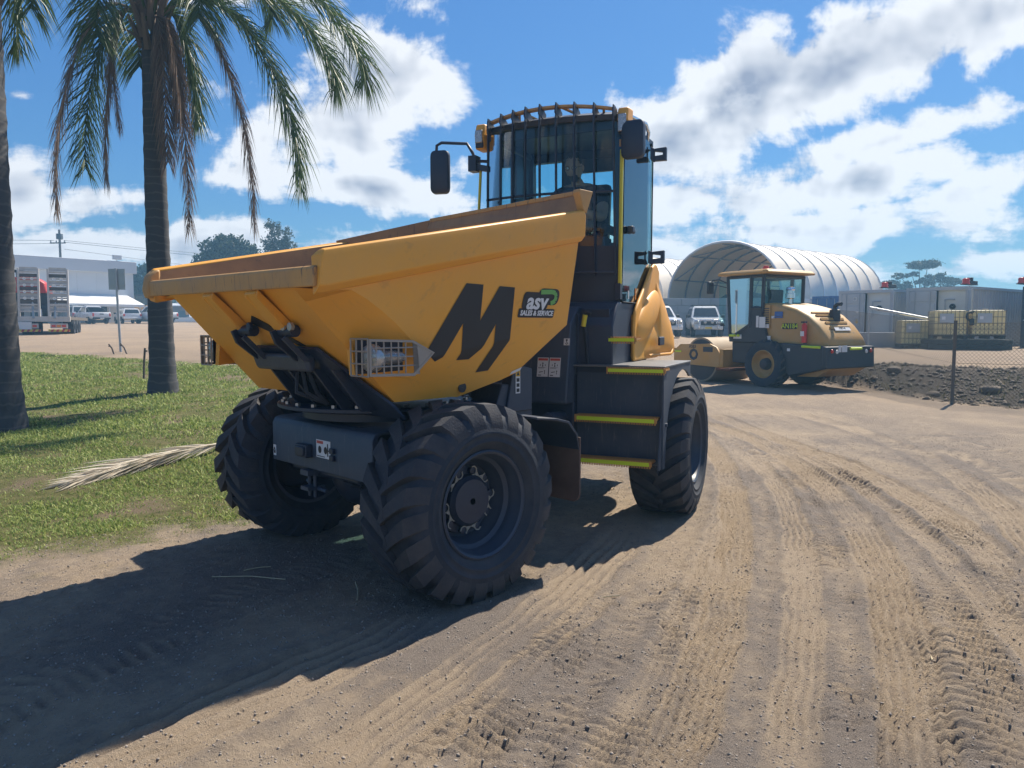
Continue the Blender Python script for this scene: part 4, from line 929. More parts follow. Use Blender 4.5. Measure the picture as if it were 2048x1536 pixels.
# interior
mb = MB(MR); mb.bx(-.50,-.02,-.22,.30,1.82,2.20); mb.build('seat_base', 'seat_fabric', cabf, bevel=.03)
mb = MB(MR); mb.prism([(-.42,-.20,2.28),(-.28,-.20,2.28),(-.38,-.20,2.92),(-.49,-.20,2.92)], (0,.50,0)); mb.bx(-.47,-.05,-.20,.30,2.20,2.30); mb.bx(-.35,.05,.33,.42,2.42,2.50); mb.build('seat', 'seat_fabric', cabf, bevel=.04)
mb = MB(MR); mb.bx(.22,.42,-.5,.5,2.0,2.34); mb.bx(.12,.30,-.52,-.36,2.3,2.62); mb.bx(.1,.3,.40,.55,1.9,2.30); mb.tube([(.36,.07,2.2),(.27,.07,2.5)], .035, 8); mb.build('dashboard', 'veiled_black_paint', cabf, bevel=.03)
mb = MB(MR); SWc = Vector((.255,.075,2.52)); sx1 = Vector((0,1,0)); sx2 = Vector((.82,0,-.0)).cross(sx1); u1 = Vector((0,1,0)); u2 = Vector((.80,0,.60)).normalized()
u2 = Vector((-.62,0,-.78)).normalized()
mb.tube([SWc+(u1*math.cos(6.2832*k/24)+u2*math.sin(6.2832*k/24))*.19 for k in range(25)], .016, 8)
for a in (90,210,330): mb.tube([SWc, SWc+(u1*math.cos(R(a))+u2*math.sin(R(a)))*.19], .012, 6)
mb.build('steering_wheel', 'veiled_black_paint', cabf, smooth=60)
mb = MB(MR); mb.ico((.30,.39,2.35), .05, 2); mb.build('joystick_knob', 'veiled_black_paint', cabf, smooth=180)

# ================= the driver
drv = thing('person', 'driver in a dark t-shirt seated behind the barred windscreen of the dumper', 'person', ORR, PR)
MD = Matrix.Identity(4)
def skinned(name, pts, edges, radii, m, parent, root=0, sub=2):
    me = bpy.data.meshes.new(name); me.from_pydata(pts, edges, []); o = bpy.data.objects.new(name, me); COL.objects.link(o)
    md = o.modifiers.new('k', 'SKIN'); 
    if not me.skin_vertices: me.skin_vertices.new() if hasattr(me.skin_vertices, 'new') else None
    sv = me.skin_vertices[0].data
    for i, r in enumerate(radii): sv[i].radius = (r, r) if not isinstance(r, tuple) else r
    sv[root].use_root = True; md.use_smooth_shade = True
    s2 = o.modifiers.new('u', 'SUBSURF'); s2.levels = sub; s2.render_levels = sub
    bpy.context.view_layer.update(); dg = bpy.context.evaluated_depsgraph_get()
    m2 = bpy.data.meshes.new_from_object(o.evaluated_get(dg)); bpy.data.objects.remove(o); m2.materials.clear()
    o2 = obj(name, m2, m, parent); m2.shade_smooth(); return o2
hx, hy = -.02, .075
P_ = [(-.20,hy,2.33),(-.21,hy,2.48),(-.19,hy,2.66),(-.16,hy,2.79),(-.12,hy,2.87),(-.07,hy,2.93),
      (-.17,hy+.12,2.80),(-.14,hy+.215,2.77),(-.02,hy+.27,2.56),(.17,hy+.20,2.56),(.235,hy+.165,2.585),
      (-.17,hy-.12,2.80),(-.14,hy-.215,2.77),(-.02,hy-.27,2.56),(.17,hy-.20,2.57),(.235,hy-.165,2.60),
      (.0,hy+.10,2.34),(.22,hy+.13,2.36),(.30,hy+.13,2.0),(.0,hy-.10,2.34),(.22,hy-.13,2.36),(.30,hy-.13,2.0)]
E_ = [(0,1),(1,2),(2,3),(3,4),(4,5),(3,6),(6,7),(7,8),(8,9),(9,10),(3,11),(11,12),(12,13),(13,14),(14,15),(0,16),(16,17),(17,18),(0,19),(19,20),(20,21)]
R_ = [(.15,.13),(.15,.125),(.165,.12),(.12,.10),.062,.058,.09,.075,.052,.042,.032,.09,.075,.052,.042,.032,.09,.072,.055,.09,.072,.055]
body = skinned('body', P_, E_, R_, 'skin', drv)
# t-shirt: same torso, a little fuller, with sleeves that end above the elbow
Ps = [P_[i] for i in (0,1,2,3,6,7)]+[(-.06,hy+.255,2.63)]+[P_[i] for i in (11,12)]+[(-.06,hy-.255,2.63)]+[(-.145,hy,2.82)]
Es = [(0,1),(1,2),(2,3),(3,4),(4,5),(5,6),(3,7),(7,8),(8,9),(3,10)]
skinned('tshirt', Ps, Es, [(.165,.145),(.168,.14),(.18,.135),(.14,.12),.105,.09,.078,.105,.09,.078,.085], 'shirt', drv)
skinned('trousers', [(-.20,hy,2.30)]+P_[16:22], [(0,1),(1,2),(2,3),(0,4),(4,5),(5,6)], [.16,.105,.085,.07,.105,.085,.07], 'trousers', drv)
# head: shaped from an icosphere, looking down and forward
bm = bmesh.new(); bmesh.ops.create_icosphere(bm, subdivisions=4, radius=1)
for v in bm.verts:
    x, y, z = v.co
    w = .078*(1-.22*max(0,-z)**1.5)*(1+.05*max(0, z)); dpt = .098*(1-.10*max(0,-z)) ; hgt = .122
    nx_, ny_, nz_ = x*dpt, y*w, z*hgt
    if x > 0:
        if z < -.1: nx_ += .012*max(0, x)*min(1, -z*1.5)                              # jaw and chin
        nose = math.exp(-(y/.16)**2-((z+.12)/.17)**2); nx_ += .020*nose*x
        brow = math.exp(-((z-.18)/.10)**2-(y/.7)**4); nx_ += .007*brow*x
        for e in (-.40,.40): nx_ -= .014*math.exp(-((y-e)/.17)**2-((z-.03)/.10)**2)*x
        mouth = math.exp(-(y/.28)**2-((z+.50)/.05)**2); nx_ -= .006*mouth*x
    v.co = (nx_, ny_, nz_)
me = bpy.data.meshes.new('head'); bm.to_mesh(me); bm.free(); me.shade_smooth()
HM = Matrix.Translation((hx+.0, hy, 3.01)) @ Matrix.Rotation(R(14), 4, 'Y'); me.transform(HM); head = obj('head', me, 'skin', drv)
for s in (-1,1):
    mb = MB(HM); mb.ico((-.005,.079*s,-.005), .028, 2, 0, (.6,.35,1)); mb.build('ear', 'skin', head, smooth=180)
    mb = MB(HM); mb.ico((.078,.031*s,.006), .0115, 2); mb.build('eye', 'sticker_white', head, smooth=180)
    mb = MB(HM); mb.tube([(.101,.031*s+.022*math.cos(6.283*k/14),.004+.017*math.sin(6.283*k/14)) for k in range(15)], .0022, 5); mb.tube([(.098,.054*s,.008),(.0,.082*s,.012)], .002, 5); mb.build('glasses', 'sticker_black', head)
bm = bmesh.new(); bmesh.ops.create_icosphere(bm, subdivisions=3, radius=1)
bmesh.ops.delete(bm, geom=[v for v in bm.verts if v.co.z < -.05+.55*max(0, v.co.x) or v.co.x > .78], context='VERTS')
for v in bm.verts: v.co = (v.co.x*.101-.003, v.co.y*.081, v.co.z*.126)
me = bpy.data.meshes.new('hair'); bm.to_mesh(me); bm.free(); me.shade_smooth(); me.transform(HM); obj('hair', me, 'hair', head)
bm = bmesh.new(); bmesh.ops.create_icosphere(bm, subdivisions=3, radius=1)
bmesh.ops.delete(bm, geom=[v for v in bm.verts if v.co.z > -.42 or v.co.x < -.1], context='VERTS')
for v in bm.verts: v.co = (v.co.x*.105+.004, v.co.y*.066, v.co.z*.126)
me = bpy.data.meshes.new('beard'); bm.to_mesh(me); bm.free(); me.shade_smooth(); me.transform(HM); obj('beard', me, 'hair', head)
for s in (-1,1):   # hands on the wheel rim
    w0 = Vector((.235, hy+.165*s, 2.59)); mb = MB()
    mb.ico(w0+Vector((.012,.0,-.005)), .036, 2, 0, (1,.75,.75))
    for k in range(4):
        b = w0+Vector((.030,(.012-.010*k)*s,.022-.018*k)); L_ = (.9,1,.95,.75)[k]
        mb.tube([b, b+Vector((.026,.004*s,.006))*L_, b+Vector((.036,-.012*s,-.012))*L_, b+Vector((.022,-.022*s,-.024))*L_], [.0095,.009,.0085,.007], 7)
    b = w0+Vector((.0,-.022*s,.012)); mb.tube([b, b+Vector((.022,-.016*s,.010)), b+Vector((.045,-.014*s,.004))], [.011,.010,.008], 7)
    mb.build('hand', 'skin', drv, smooth=60)

# ================================================================== ROAD ROLLER
mat('roller_yellow', (.50, .265, .055), .5, var=.12, scale=3, dust=.55, dcol=(.42, .31, .17), dscale=2)
mat('roller_black', (.028, .034, .045), .5, var=.2, dust=.15, dcol=(.10, .09, .08))
mat('rust', (.16, .06, .03), .85, var=.4, scale=12)
mat('drum_steel', (.34, .25, .16), .7, var=.2, scale=5, dust=.4, dcol=(.40, .31, .2))
ROLL = (7.29, 19.74, 0); RYAW = R(121)
rl = thing('road_roller', 'yellow single-drum road roller with black rear counterweight parked on the track', 'road roller', ROLL, RYAW)
def P(mb, name, m, par=None, **k): return mb.build(name, m, par or rl, **k)
for s in (1,-1):
    mb = MB(); c = (0,.80*s,.61)
    prof = [(-.20,.36),(-.235,.45),(-.22,.57),(-.18,.60),(.18,.60),(.22,.57),(.235,.45),(.20,.36)]
    mb.lathe(prof, 40, c); w = P(mb, 'wheel', 'veiled_rubber', smooth=40)
    mb = MB()
    for k in range(18):
        for t in (1,-1):
            a = 2*math.pi*(k+(.5 if t < 0 else 0))/18; rg = []
            for y, da in ((.0,0),(.12*t,.12),(.22*t,.25)):
                rg.append([(c[0]+q*math.cos(a+da+e), c[1]+y, c[2]+q*math.sin(a+da+e)) for e, q in ((-.05,.58),(-.045,.625 if abs(y) < .2 else .59),(.045,.625 if abs(y) < .2 else .59),(.05,.58))])
            mb.loft(rg)
    st(mb.build('tread_lugs', 'rubber_dusty', w, smooth=30))
    mb = MB(); q = s
    mb.lathe([(.20*q,.365),(.215*q,.345),(.17*q,.335),(.14*q,.30),(.10*q,.29),(.06*q,.24),(.05*q,.15)], 32, c); mb.build('rim', 'roller_yellow', w, smooth=40)
    mb = MB(); mb.lathe([(.04*q,.16),(.16*q,.14),(.19*q,.11),(.20*q,.001)], 16, c); mb.build('hub', 'roller_black', w, smooth=40)
mb = MB(); mb.tube([(0,-.7,.61),(0,.7,.61)], .16, 12); mb.bx(-1.2,.9,-.45,.45,.55,1.1); P(mb, 'rear_frame', 'roller_black')
# counterweight: side skirts and rear block
mb = MB(); mb.prism([(-.45,-.9,1.165),(-1.68,-.9,1.10),(-1.70,-.9,.57),(-1.45,-.9,.50),(-.70,-.9,.33),(-.62,-.9,.40)], (0,1.8,0)); P(mb, 'counterweight', 'roller_black', bevel=.03)
mb = MB(); mb.prism([(-1.68,-.93,1.10),(-1.80,-.93,1.09),(-1.82,-.93,.58),(-1.69,-.93,.56)], (0,1.86,0)); P(mb, 'rear_bumper', 'roller_black', bevel=.02)
mb = MB(); mb.prism([(-1.5,-.7,.56),(-1.75,-.7,.56),(-1.4,-.7,.35),(-.8,-.7,.33)], (0,1.4,0)); P(mb, 'belly_plate', 'roller_yellow', bevel=.01)
# hood
def hr(x, w, zt, zb, r):
    pts = [(x, w, zb)]+[(x, w-r+r*math.cos(R(a)), zt-r+r*math.sin(R(a))) for a in range(0, 91, 15)]
    return pts+[(p[0], -p[1], p[2]) for p in pts[::-1]]
mb = MB(); mb.loft([hr(.30,.72,2.17,1.16,.05), hr(-.05,.74,2.18,1.16,.10), hr(-.35,.76,2.13,1.16,.14), hr(-.75,.77,2.03,1.14,.16), hr(-1.10,.77,1.86,1.12,.17), hr(-1.40,.76,1.62,1.11,.17), hr(-1.62,.74,1.36,1.11,.14), hr(-1.70,.72,1.20,1.11,.06)]); hd = P(mb, 'engine_hood', 'roller_yellow', smooth=40)
mb = MB()
hz_ = lambda x: np.interp(-x, [.75,1.10,1.40,1.62,1.70], [2.03,1.86,1.62,1.36,1.20])
for k in range(5):
    x = -1.00-.115*k; w_ = .50-.03*k; za, zb = hz_(x), hz_(x-.055)
    mb2 = MB(); mb2.prism([(x,-w_,za+.004),(x-.055,-w_,zb+.004),(x-.055,w_,zb+.004),(x,w_,za+.004)], (.004,0,.006)); mb2.build('hood_louvre', 'roller_black', hd)
    mb2 = MB(); mb2.prism([(x,-w_,za),(x-.02,-w_,za+.035),(x-.05,-w_,zb+.03),(x-.03,-w_,zb)], (0,2*w_,0)); mb2.build('louvre_lip', 'roller_yellow', hd)
for s in (1,-1):
    mb2 = MB(); mb2.prism([(-.95,.56*s,hz_(-.95)+.004),(-1.0,.54*s,hz_(-1.0)+.004),(-1.58,.40*s,hz_(-1.58)+.004),(-1.58,.43*s,hz_(-1.58)+.004)], (.003,0,.006)); mb2.build('louvre_edge', 'roller_black', hd)
mb = MB(); mb.prism([(.28,.745,2.13),(.0,.757,2.13),(.0,.757,1.52),(.28,.745,1.52)], (0,.012,0)); P(mb, 'side_grille_frame', 'roller_yellow', hd)
for k in range(9):
    mb = MB(); mb.bx(.03,.25,.77,.775,1.58+.055*k,1.605+.055*k); mb.build('side_grille_slot', 'roller_black', hd)
mb = MB(); mb.lathe([(2.0,.055),(2.28,.055),(2.30,.12),(2.42,.12),(2.43,.10),(2.50,.10),(2.52,.12),(2.58,.11),(2.60,.03)], 16, (-.15,.2,0), 'z'); P(mb, 'air_filter', 'chrome', smooth=40)
mb = MB(); mb.lathe([(1.6,.13),(1.98,.13),(2.0,.10)], 16, (-1.22,-.15,0), 'z'); mb.tube([(-1.22,-.15,1.95),(-1.22,-.15,2.08),(-1.30,-.15,2.13),(-1.40,-.15,2.13)], .05, 8); P(mb, 'exhaust', 'roller_black', smooth=40)
mb = MB(); mb.lathe([(1.18,.065),(1.60,.065),(1.65,.03),(1.70,.02)], 12, (-1.12,.86,0), 'z'); fe = P(mb, 'fire_extinguisher', 'lamp_red', smooth=40)
mb = MB(); mb.bx(-1.16,-1.08,.81,.845,1.15,1.55); mb.bx(-1.2,-1.08,.86,.94,1.66,1.70); mb.build('extinguisher_bracket', 'roller_black', fe)
mb = MB(); mb.bx(-1.16,-1.06,.922,.93,1.34,1.46); mb.build('extinguisher_label', 'sticker_white', fe)
text('AN184', .17, 'hi_vis', 'fleet_number', hd, basis((-.62,.785,1.58), (-1,0,0), (0,0,1)), .001, bold=.0)
mb = MB(); mb.bx(-.84,-.40,.776,.782,1.51,1.65); mb.build('fleet_number_backing', 'sticker_black', hd)
mat('logo_blue', (.05, .13, .38), .5, var=.1)
for x0, x1, z0, z1, m_ in ((-.15,-.40,1.83,1.95,'logo_blue'),(-.12,-.40,1.79,1.82,'logo_blue'),(-.05,-.15,1.78,1.84,'sticker_white')):
    mb = MB(); mb.bx(x1, x0, .775, .779, z0, z1); mb.build('company_decal', m_, hd)
mb = MB(basis((-1.50,-.05,1.525), (0,-1,0), (.62,0,.78))); mb.bx(-.30,.30,-.07,.07,0,.012); mb.build('number_plate', 'sticker_white', hd)
text('MP-4', .11, 'sticker_black', 'plate_lettering', hd, basis((-1.513,-.05,1.535), (0,-1,0), (.62,0,.78)), .001)
# lights and reflective strips
for y in (.62,-.62):
    mb = MB(); mb.lathe([(-1.83,.05),(-1.845,.045),(-1.85,.001)], 12, (0,y-.05*(1 if y>0 else -1),.97), 'x'); mb.build('rear_lamp', 'sticker_white', rl, smooth=40)
    mb = MB(); mb.lathe([(-1.83,.05),(-1.845,.045),(-1.85,.001)], 12, (0,y+.13*(1 if y>0 else -1),.985), 'x'); mb.build('tail_lamp', 'lamp_red', rl, smooth=40)
for (a, b) in (((-1.10,.905,1.09),(-1.62,.905,1.075)), ((-1.825,.05,1.035),(-1.825,-.38,1.035)), ((1.05,.875,1.33),(1.25,.875,1.33)), ((.92,.875,1.33),(.98,.875,1.33)), ((3.05,.90,.85),(3.3,.90,.85))):
    mb = MB(); mb.tube([a, b], .032, 8); mb.build('reflective_strip', 'hi_vis', rl, smooth=40)
for (y, w_) in ((.28,.2),(.46,.1)):
    mb = MB(); mb.bx(-1.83,-1.822,y-w_/2,y+w_/2,.96,1.12); mb.build('rear_sticker', 'sticker_white', rl)
mb = MB(); mb.bx(-.75,-.66,.902,.905,.96,1.03); mb.build('side_sticker', 'sticker_white', rl)
# cab
CB = (0.22, 1.50, -.80, .80); z0c, z1c = 1.25, 2.92
cf = MB()
def bar2(a, b, r=.045): cf.tube([a, b], r, 6)
for y in (.80,-.80):
    bar2((1.30,y,1.30),(1.42,y,2.9)); bar2((.62,y,1.55),(.60,y,2.9),.05); bar2((.24,y*.97,1.9),(.22,y*.97,2.9),.05); bar2((1.20,y,1.30),(.62,y,1.62)); bar2((1.42,y,2.88),(.22,y,2.88)); bar2((.24,y,2.05),(.62,y,2.05))
bar2((1.42,-.8,2.88),(1.42,.8,2.88)); bar2((.22,-.8,2.88),(.22,.8,2.88)); bar2((.24,-.8,2.1),(.24,.8,2.1)); bar2((1.30,-.8,1.30),(1.30,.8,1.30))
cfo = P(cf, 'cab_frame', 'roller_black', smooth=40)
mb = MB(); mb.prism([(1.32,-.82,1.16),(.02,-.82,1.16),(.28,-.82,2.08),(.62,-.82,2.05),(.62,-.82,1.60),(1.15,-.82,1.32),(1.34,-.82,1.30)], (0,1.64,0)); P(mb, 'cab_base', 'roller_black', cfo, bevel=.015)
mb = MB(); mb.prism([(1.30,-.7,.6),(.3,-.7,.6),(.3,-.7,1.16),(1.32,-.7,1.16)], (0,1.4,0)); P(mb, 'step_tower', 'roller_black', bevel=.02)
mb = MB(); mb.loft([[(1.66,-.92,2.93),(1.66,.92,2.93),(-.02,.92,2.93),(-.02,-.92,2.93)],[(1.70,-.94,2.99),(1.70,.94,2.99),(-.05,.94,2.97),(-.05,-.94,2.97)],[(1.6,-.86,3.05),(1.6,.86,3.05),(.05,.86,3.05),(.05,-.86,3.05)]]); P(mb, 'roof', 'roller_yellow', cfo, bevel=.02)
mb = MB(); mb.bx(.0,.14,-.92,-.72,2.93,3.02); mb.bx(.0,.14,.72,.95,2.93,3.03); P(mb, 'roof_lamp_bracket', 'roller_yellow', cfo, bevel=.02)
mb = MB(); mb.lathe([(3.05,.09),(3.10,.09),(3.13,.07),(3.16,.06),(3.17,.001)], 12, (.45,.45,0), 'z'); mb.build('beacon', 'lamp_red', cfo, smooth=40)
gl = [('door_window', [(.64,.80,1.62),(1.14,.80,1.38),(1.31,.80,1.40),(1.39,.80,2.84),(.64,.80,2.84)]), ('side_window', [(.28,.79,2.1),(.57,.80,2.1),(.57,.80,2.84),(.26,.79,2.84)]), ('windscreen', [(1.33,.78,1.34),(1.33,-.78,1.34),(1.42,-.78,2.84),(1.42,.78,2.84)]), ('rear_window', [(.22,.75,2.12),(.22,-.75,2.12),(.22,-.75,2.84),(.22,.75,2.84)]), ('far_window', [(.28,-.80,2.1),(.64,-.80,1.62),(1.14,-.80,1.38),(1.39,-.80,2.84),(.26,-.79,2.84)])]
for nm, pts in gl: mb = MB(); mb.poly(pts); mb.build(nm, 'cab_glass', cfo)
mb = MB(); mb.poly([(1.45,.83,1.5),(1.60,.92,1.75),(1.62,.92,2.8),(1.45,.83,2.8)]); mb.build('corner_window', 'cab_glass', cfo)
mb = MB(); mb.bx(.5,.95,-.25,.25,1.4,1.95); mb.prism([(.45,-.24,1.9),(.58,-.24,1.9),(.50,-.24,2.55),(.40,-.24,2.55)], (0,.48,0)); mb.build('seat', 'seat_fabric', cfo, bevel=.04)
mb = MB(); mb.tube([(1.2,0,1.5),(1.05,0,2.0)], .04, 8); mb.tube([(1.05+.12*math.sin(6.283*k/16)*.6, .2*math.cos(6.283*k/16), 2.0+.2*math.sin(6.283*k/16)*.6) for k in range(17)], .018, 6); mb.build('steering_column', 'seat_fabric', cfo)
mb = MB(); mb.tube([(1.42,.85,2.75),(1.6,.95,2.84),(1.80,.98,2.83),(1.85,1.0,2.75)], .018, 6); mb.tube([(1.42,.85,2.62),(1.62,.95,2.68),(1.82,1.0,2.7)], .014, 6); P(mb, 'mirror_arm', 'roller_black', cfo)
mb = MB(); mb.box((1.87,1.0,2.63), (.09,.22,.34)); P(mb, 'mirror', 'roller_black', cfo, bevel=.03)
mb = MB(); mb.tube([(1.44,.86,1.60),(1.6,.95,1.64),(1.75,.95,1.62)], .016, 6); mb.box((1.5,.9,1.62), (.05,.1,.08)); P(mb, 'door_mirror_arm', 'roller_black', cfo)
for x, z, w_, h_ in ((.20,1.68,.20,.28),(.36,1.70,.08,.30),(1.02,1.30,.28,.11),(.1,1.58,.16,.1),(.02,1.26,.12,.14)):
    mb = MB(); mb.bx(x-w_/2, x+w_/2, .824 if x > .1 else .78, .829 if x > .1 else .79, z-h_/2, z+h_/2); mb.build('notice_sticker', 'sticker_white', rl)
# drum and its frame
mb = MB(); mb.lathe([(-.80,.02),(-.80,.58),(-.80,.63),(.80,.63),(.80,.58),(.66,.57),(.66,.02)], 48, (2.36,0,.63)); P(mb, 'drum', 'drum_steel', smooth=30)
mb = MB(); mb.lathe([(.803,.58),(.803,.02)], 40, (2.36,0,.63)); P(mb, 'drum_end', 'roller_black')
for s in (1,-1):
    mb = MB(); mb.prism([(3.28,.84*s,.50),(3.25,.84*s,.95),(3.1,.84*s,1.06),(1.95,.84*s,1.09),(1.70,.84*s,1.0),(1.55,.84*s,.80),(1.58,.84*s,.44)], (0,.07*s,0)); fr = P(mb, 'drum_frame', 'roller_yellow', bevel=.012)
    mb = MB(); mb.lathe([(.912*s,.17),(.93*s,.16),(.915*s,.13),(.90*s,.001)], 8, (2.55,0,.78)); mb.build('drum_port', 'roller_black', fr)
    mb = MB(); mb.bx(1.82,2.18,.905*s-.008,.905*s+.012,.86,1.0); mb.build('tie_down_slot', 'roller_black', fr)
text('XS83', .13, 'sticker_black', 'model_lettering', rl, basis((2.60,.913,1.0), (-1,0,0), (0,0,1)), .001, bold=.003)
mb = MB(); mb.bx(1.45,1.58,-.9,.9,.45,.95); mb.bx(3.25,3.36,-.91,.91,.48,.95); P(mb, 'cross_beam', 'roller_yellow', bevel=.01)
mb = MB(); mb.bx(1.25,1.75,-.85,.85,.36,.42); P(mb, 'scraper', 'rust', bevel=.006) if 'rust' in MATS else None
mb = MB(); mb.bx(.9,1.5,-.25,.25,.55,.95); mb.tube([(.8,.3,.7),(1.5,.35,.75)], .06, 8); P(mb, 'centre_joint', 'roller_black')

# ================================================================== YARD BEHIND
mat('white_clad', (.62, .64, .67), .6, var=.05, scale=.6)
mat('fascia_grey', (.58, .60, .64), .6, var=.05, scale=.5)
mat('white_roof', (.80, .80, .79), .55, var=.04)
mat('dark_glass', (.035, .042, .05), .15, var=.2)
mat('galv', (.42, .44, .46), .45, metal=.5, var=.12, scale=3)
mat('timber_pole', (.12, .10, .085), .9, var=.3, scale=3)
mat('wire_dark', (.06, .065, .075), .6)
mat('car_white', (.74, .75, .76), .25, var=.03, coat=.6)
mat('car_silver', (.56, .57, .57), .28, metal=.2, var=.03, coat=.5)
mat('car_trim', (.02, .021, .024), .6)
mat('alloy', (.25, .26, .27), .4, metal=.6)
mat('plate_yellow', (.72, .52, .05), .5)
mat('red_paint', (.50, .03, .025), .45, var=.1)
mat('ramp_white', (.58, .56, .53), .6, var=.1, scale=3, dust=.5, dcol=(.28, .22, .17))
mat('block_concrete', (.34, .345, .35), .9, var=.14, scale=1.5, bump=.2, bscale=10)
mat('tarp', (.74, .67, .57), .6, var=.05, scale=.4)
mat('tarp_inside', (.70, .56, .40), .7, var=.05, scale=.4)
mat('arch_steel', (.20, .20, .21), .5, metal=.5, var=.1)
mat('container_grey', (.42, .45, .48), .55, var=.1, scale=1.2, dust=.25, dcol=(.32, .29, .26), dscale=1)
mat('container_panel', (.60, .63, .62), .6, var=.1, scale=1.2, dust=.3, dcol=(.3, .28, .25), dscale=1)
mat('container_dark', (.03, .045, .07), .5, var=.1)
mat('container_blue', (.04, .12, .33), .5, var=.1)
mat('ibc_plastic', (.90, .73, .33), .5, var=.08, scale=3)
mat('ibc_cage', (.22, .20, .17), .5, metal=.4, var=.1)
mat('pallet_dark', (.030, .040, .032), .8, var=.3)
mat('soil_black', (.020, .018, .017), .95, var=.4, scale=3)
mat('brick_brown', (.16, .085, .055), .85, var=.2, scale=1)
def gzs(x, y): return float(gz(x, y))
def on(u, Dp): return (u-1024)/1500*Dp

# ---- workshop building
bl = thing('workshop_building', 'long white industrial building with deep grey fascia and white awning', 'building', (-51.7, 78, 1.6), math.atan2(10, 7.9))
for k in range(14):
    x0 = -16+2.05*k; mb = MB(); mb.bx(x0, x0+2.04, .5, .62, 0, 6.1); mb.build('wall_panel', 'white_clad', bl)
mb = MB(); mb.bx(-16, 12.9, 0.0, .5, 5.95, 7.3); mb.build('fascia', 'fascia_grey', bl, bevel=.03)
mb = MB(); mb.bx(-16, 12.7, .63, 14, 0, 7.0); mb.build('building_core', 'white_clad', bl)
mb = MB(); mb.prism([(-5.5,.49,3.35),(11.9,.49,3.35),(12.5,-2.4,2.25),(-6,-2.4,2.25)], (0,0,.08)); aw = mb.build('awning_roof', 'white_roof', bl)
mb = MB(); mb.bx(-6,12.5,-2.42,-2.36,2.05,2.33); mb.build('awning_edge', 'white_roof', aw)
for k in range(6): x = -5+3.4*k; mb = MB(); mb.bx(x,x+.1,-2.3,-2.2,0,2.2); mb.build('awning_post', 'fascia_grey', aw)
for x0, x1, z0, z1 in ((-3.5,-1.6,.2,2.1),(-.5,.9,.8,2.0),(1.8,3.4,.2,2.1),(4.5,6,.9,2.0),(8,9.6,.2,2.1)):
    mb = MB(); mb.bx(x0,x1,.44,.52,z0,z1); w_ = mb.build('window', 'dark_glass', bl); mb = MB(); mb.bx(x0-.06,x1+.06,.42,.46,z1,z1+.08); mb.build('window_head', 'fascia_grey', w_)
mb = MB(); mb.bx(10.2,11.2,-.1,.05,7.45,7.95); mb.tube([(10.7,.1,7.3),(10.7,0,7.6)], .05, 6); fl_ = mb.build('flood_light', 'fascia_grey', bl); mb = MB(); mb.bx(10.28,11.12,-.13,-.1,7.5,7.9); mb.build('flood_lens', 'sticker_white', fl_)

# ---- power pole and wires
pp = thing('power_pole', 'tall timber power pole with two crossarms behind the white building', 'power pole', (on(130,110), 110, 2.0))
mb = MB(); mb.tube([(0,0,-.5),(0,0,13.4)], [.22,.15], 8); mb.build('pole', 'timber_pole', pp, smooth=60)
for z, w_ in ((11.4,1.4),(8.4,1.3)):
    mb = MB(); mb.bx(-w_,w_*.6,-.08,.08,z,z+.16); mb.build('crossarm', 'timber_pole', pp)
    for x in (-w_+.1,-.5,w_*.5): mb = MB(); mb.lathe([(z+.16,.07),(z+.42,.08),(z+.45,.02)], 8, (x,0,0), 'z'); mb.build('insulator', 'wire_dark', pp)
mb = MB(); mb.bx(-.35,.35,-.3,.3,12.0,12.8); mb.build('transformer', 'wire_dark', pp, bevel=.05)
for i, (za, xb, yb, zb) in enumerate(((11.85,-160,70,12.6),(11.4,-160,70,10.6),(8.85,-160,70,7.2),(11.85,30,230,13.5),(11.6,30,230,12),(8.85,30,230,9.5),(10.6,-10,260,11))):
    mb = MB(); a = Vector((on(130,110)+(.6 if i > 2 else -.8), 110, 2.0+za)); b = Vector((xb, yb, 2+zb))
    mb.tube([a.lerp(b, t/12)-Vector((0,0,1))*4*(t/12)*(1-t/12)*1.2 for t in range(13)], .028, 4); o = mb.build('overhead_wire', 'wire_dark')
    tag(o, ['topmost power line running left from the timber pole','middle power line running left from the timber pole','lowest power line running left just above the building','topmost power line running right from the timber pole','second power line running right from the timber pole','lowest power line running right from the timber pole','third power line running right behind the palm'][i], 'power line', 'overhead lines')

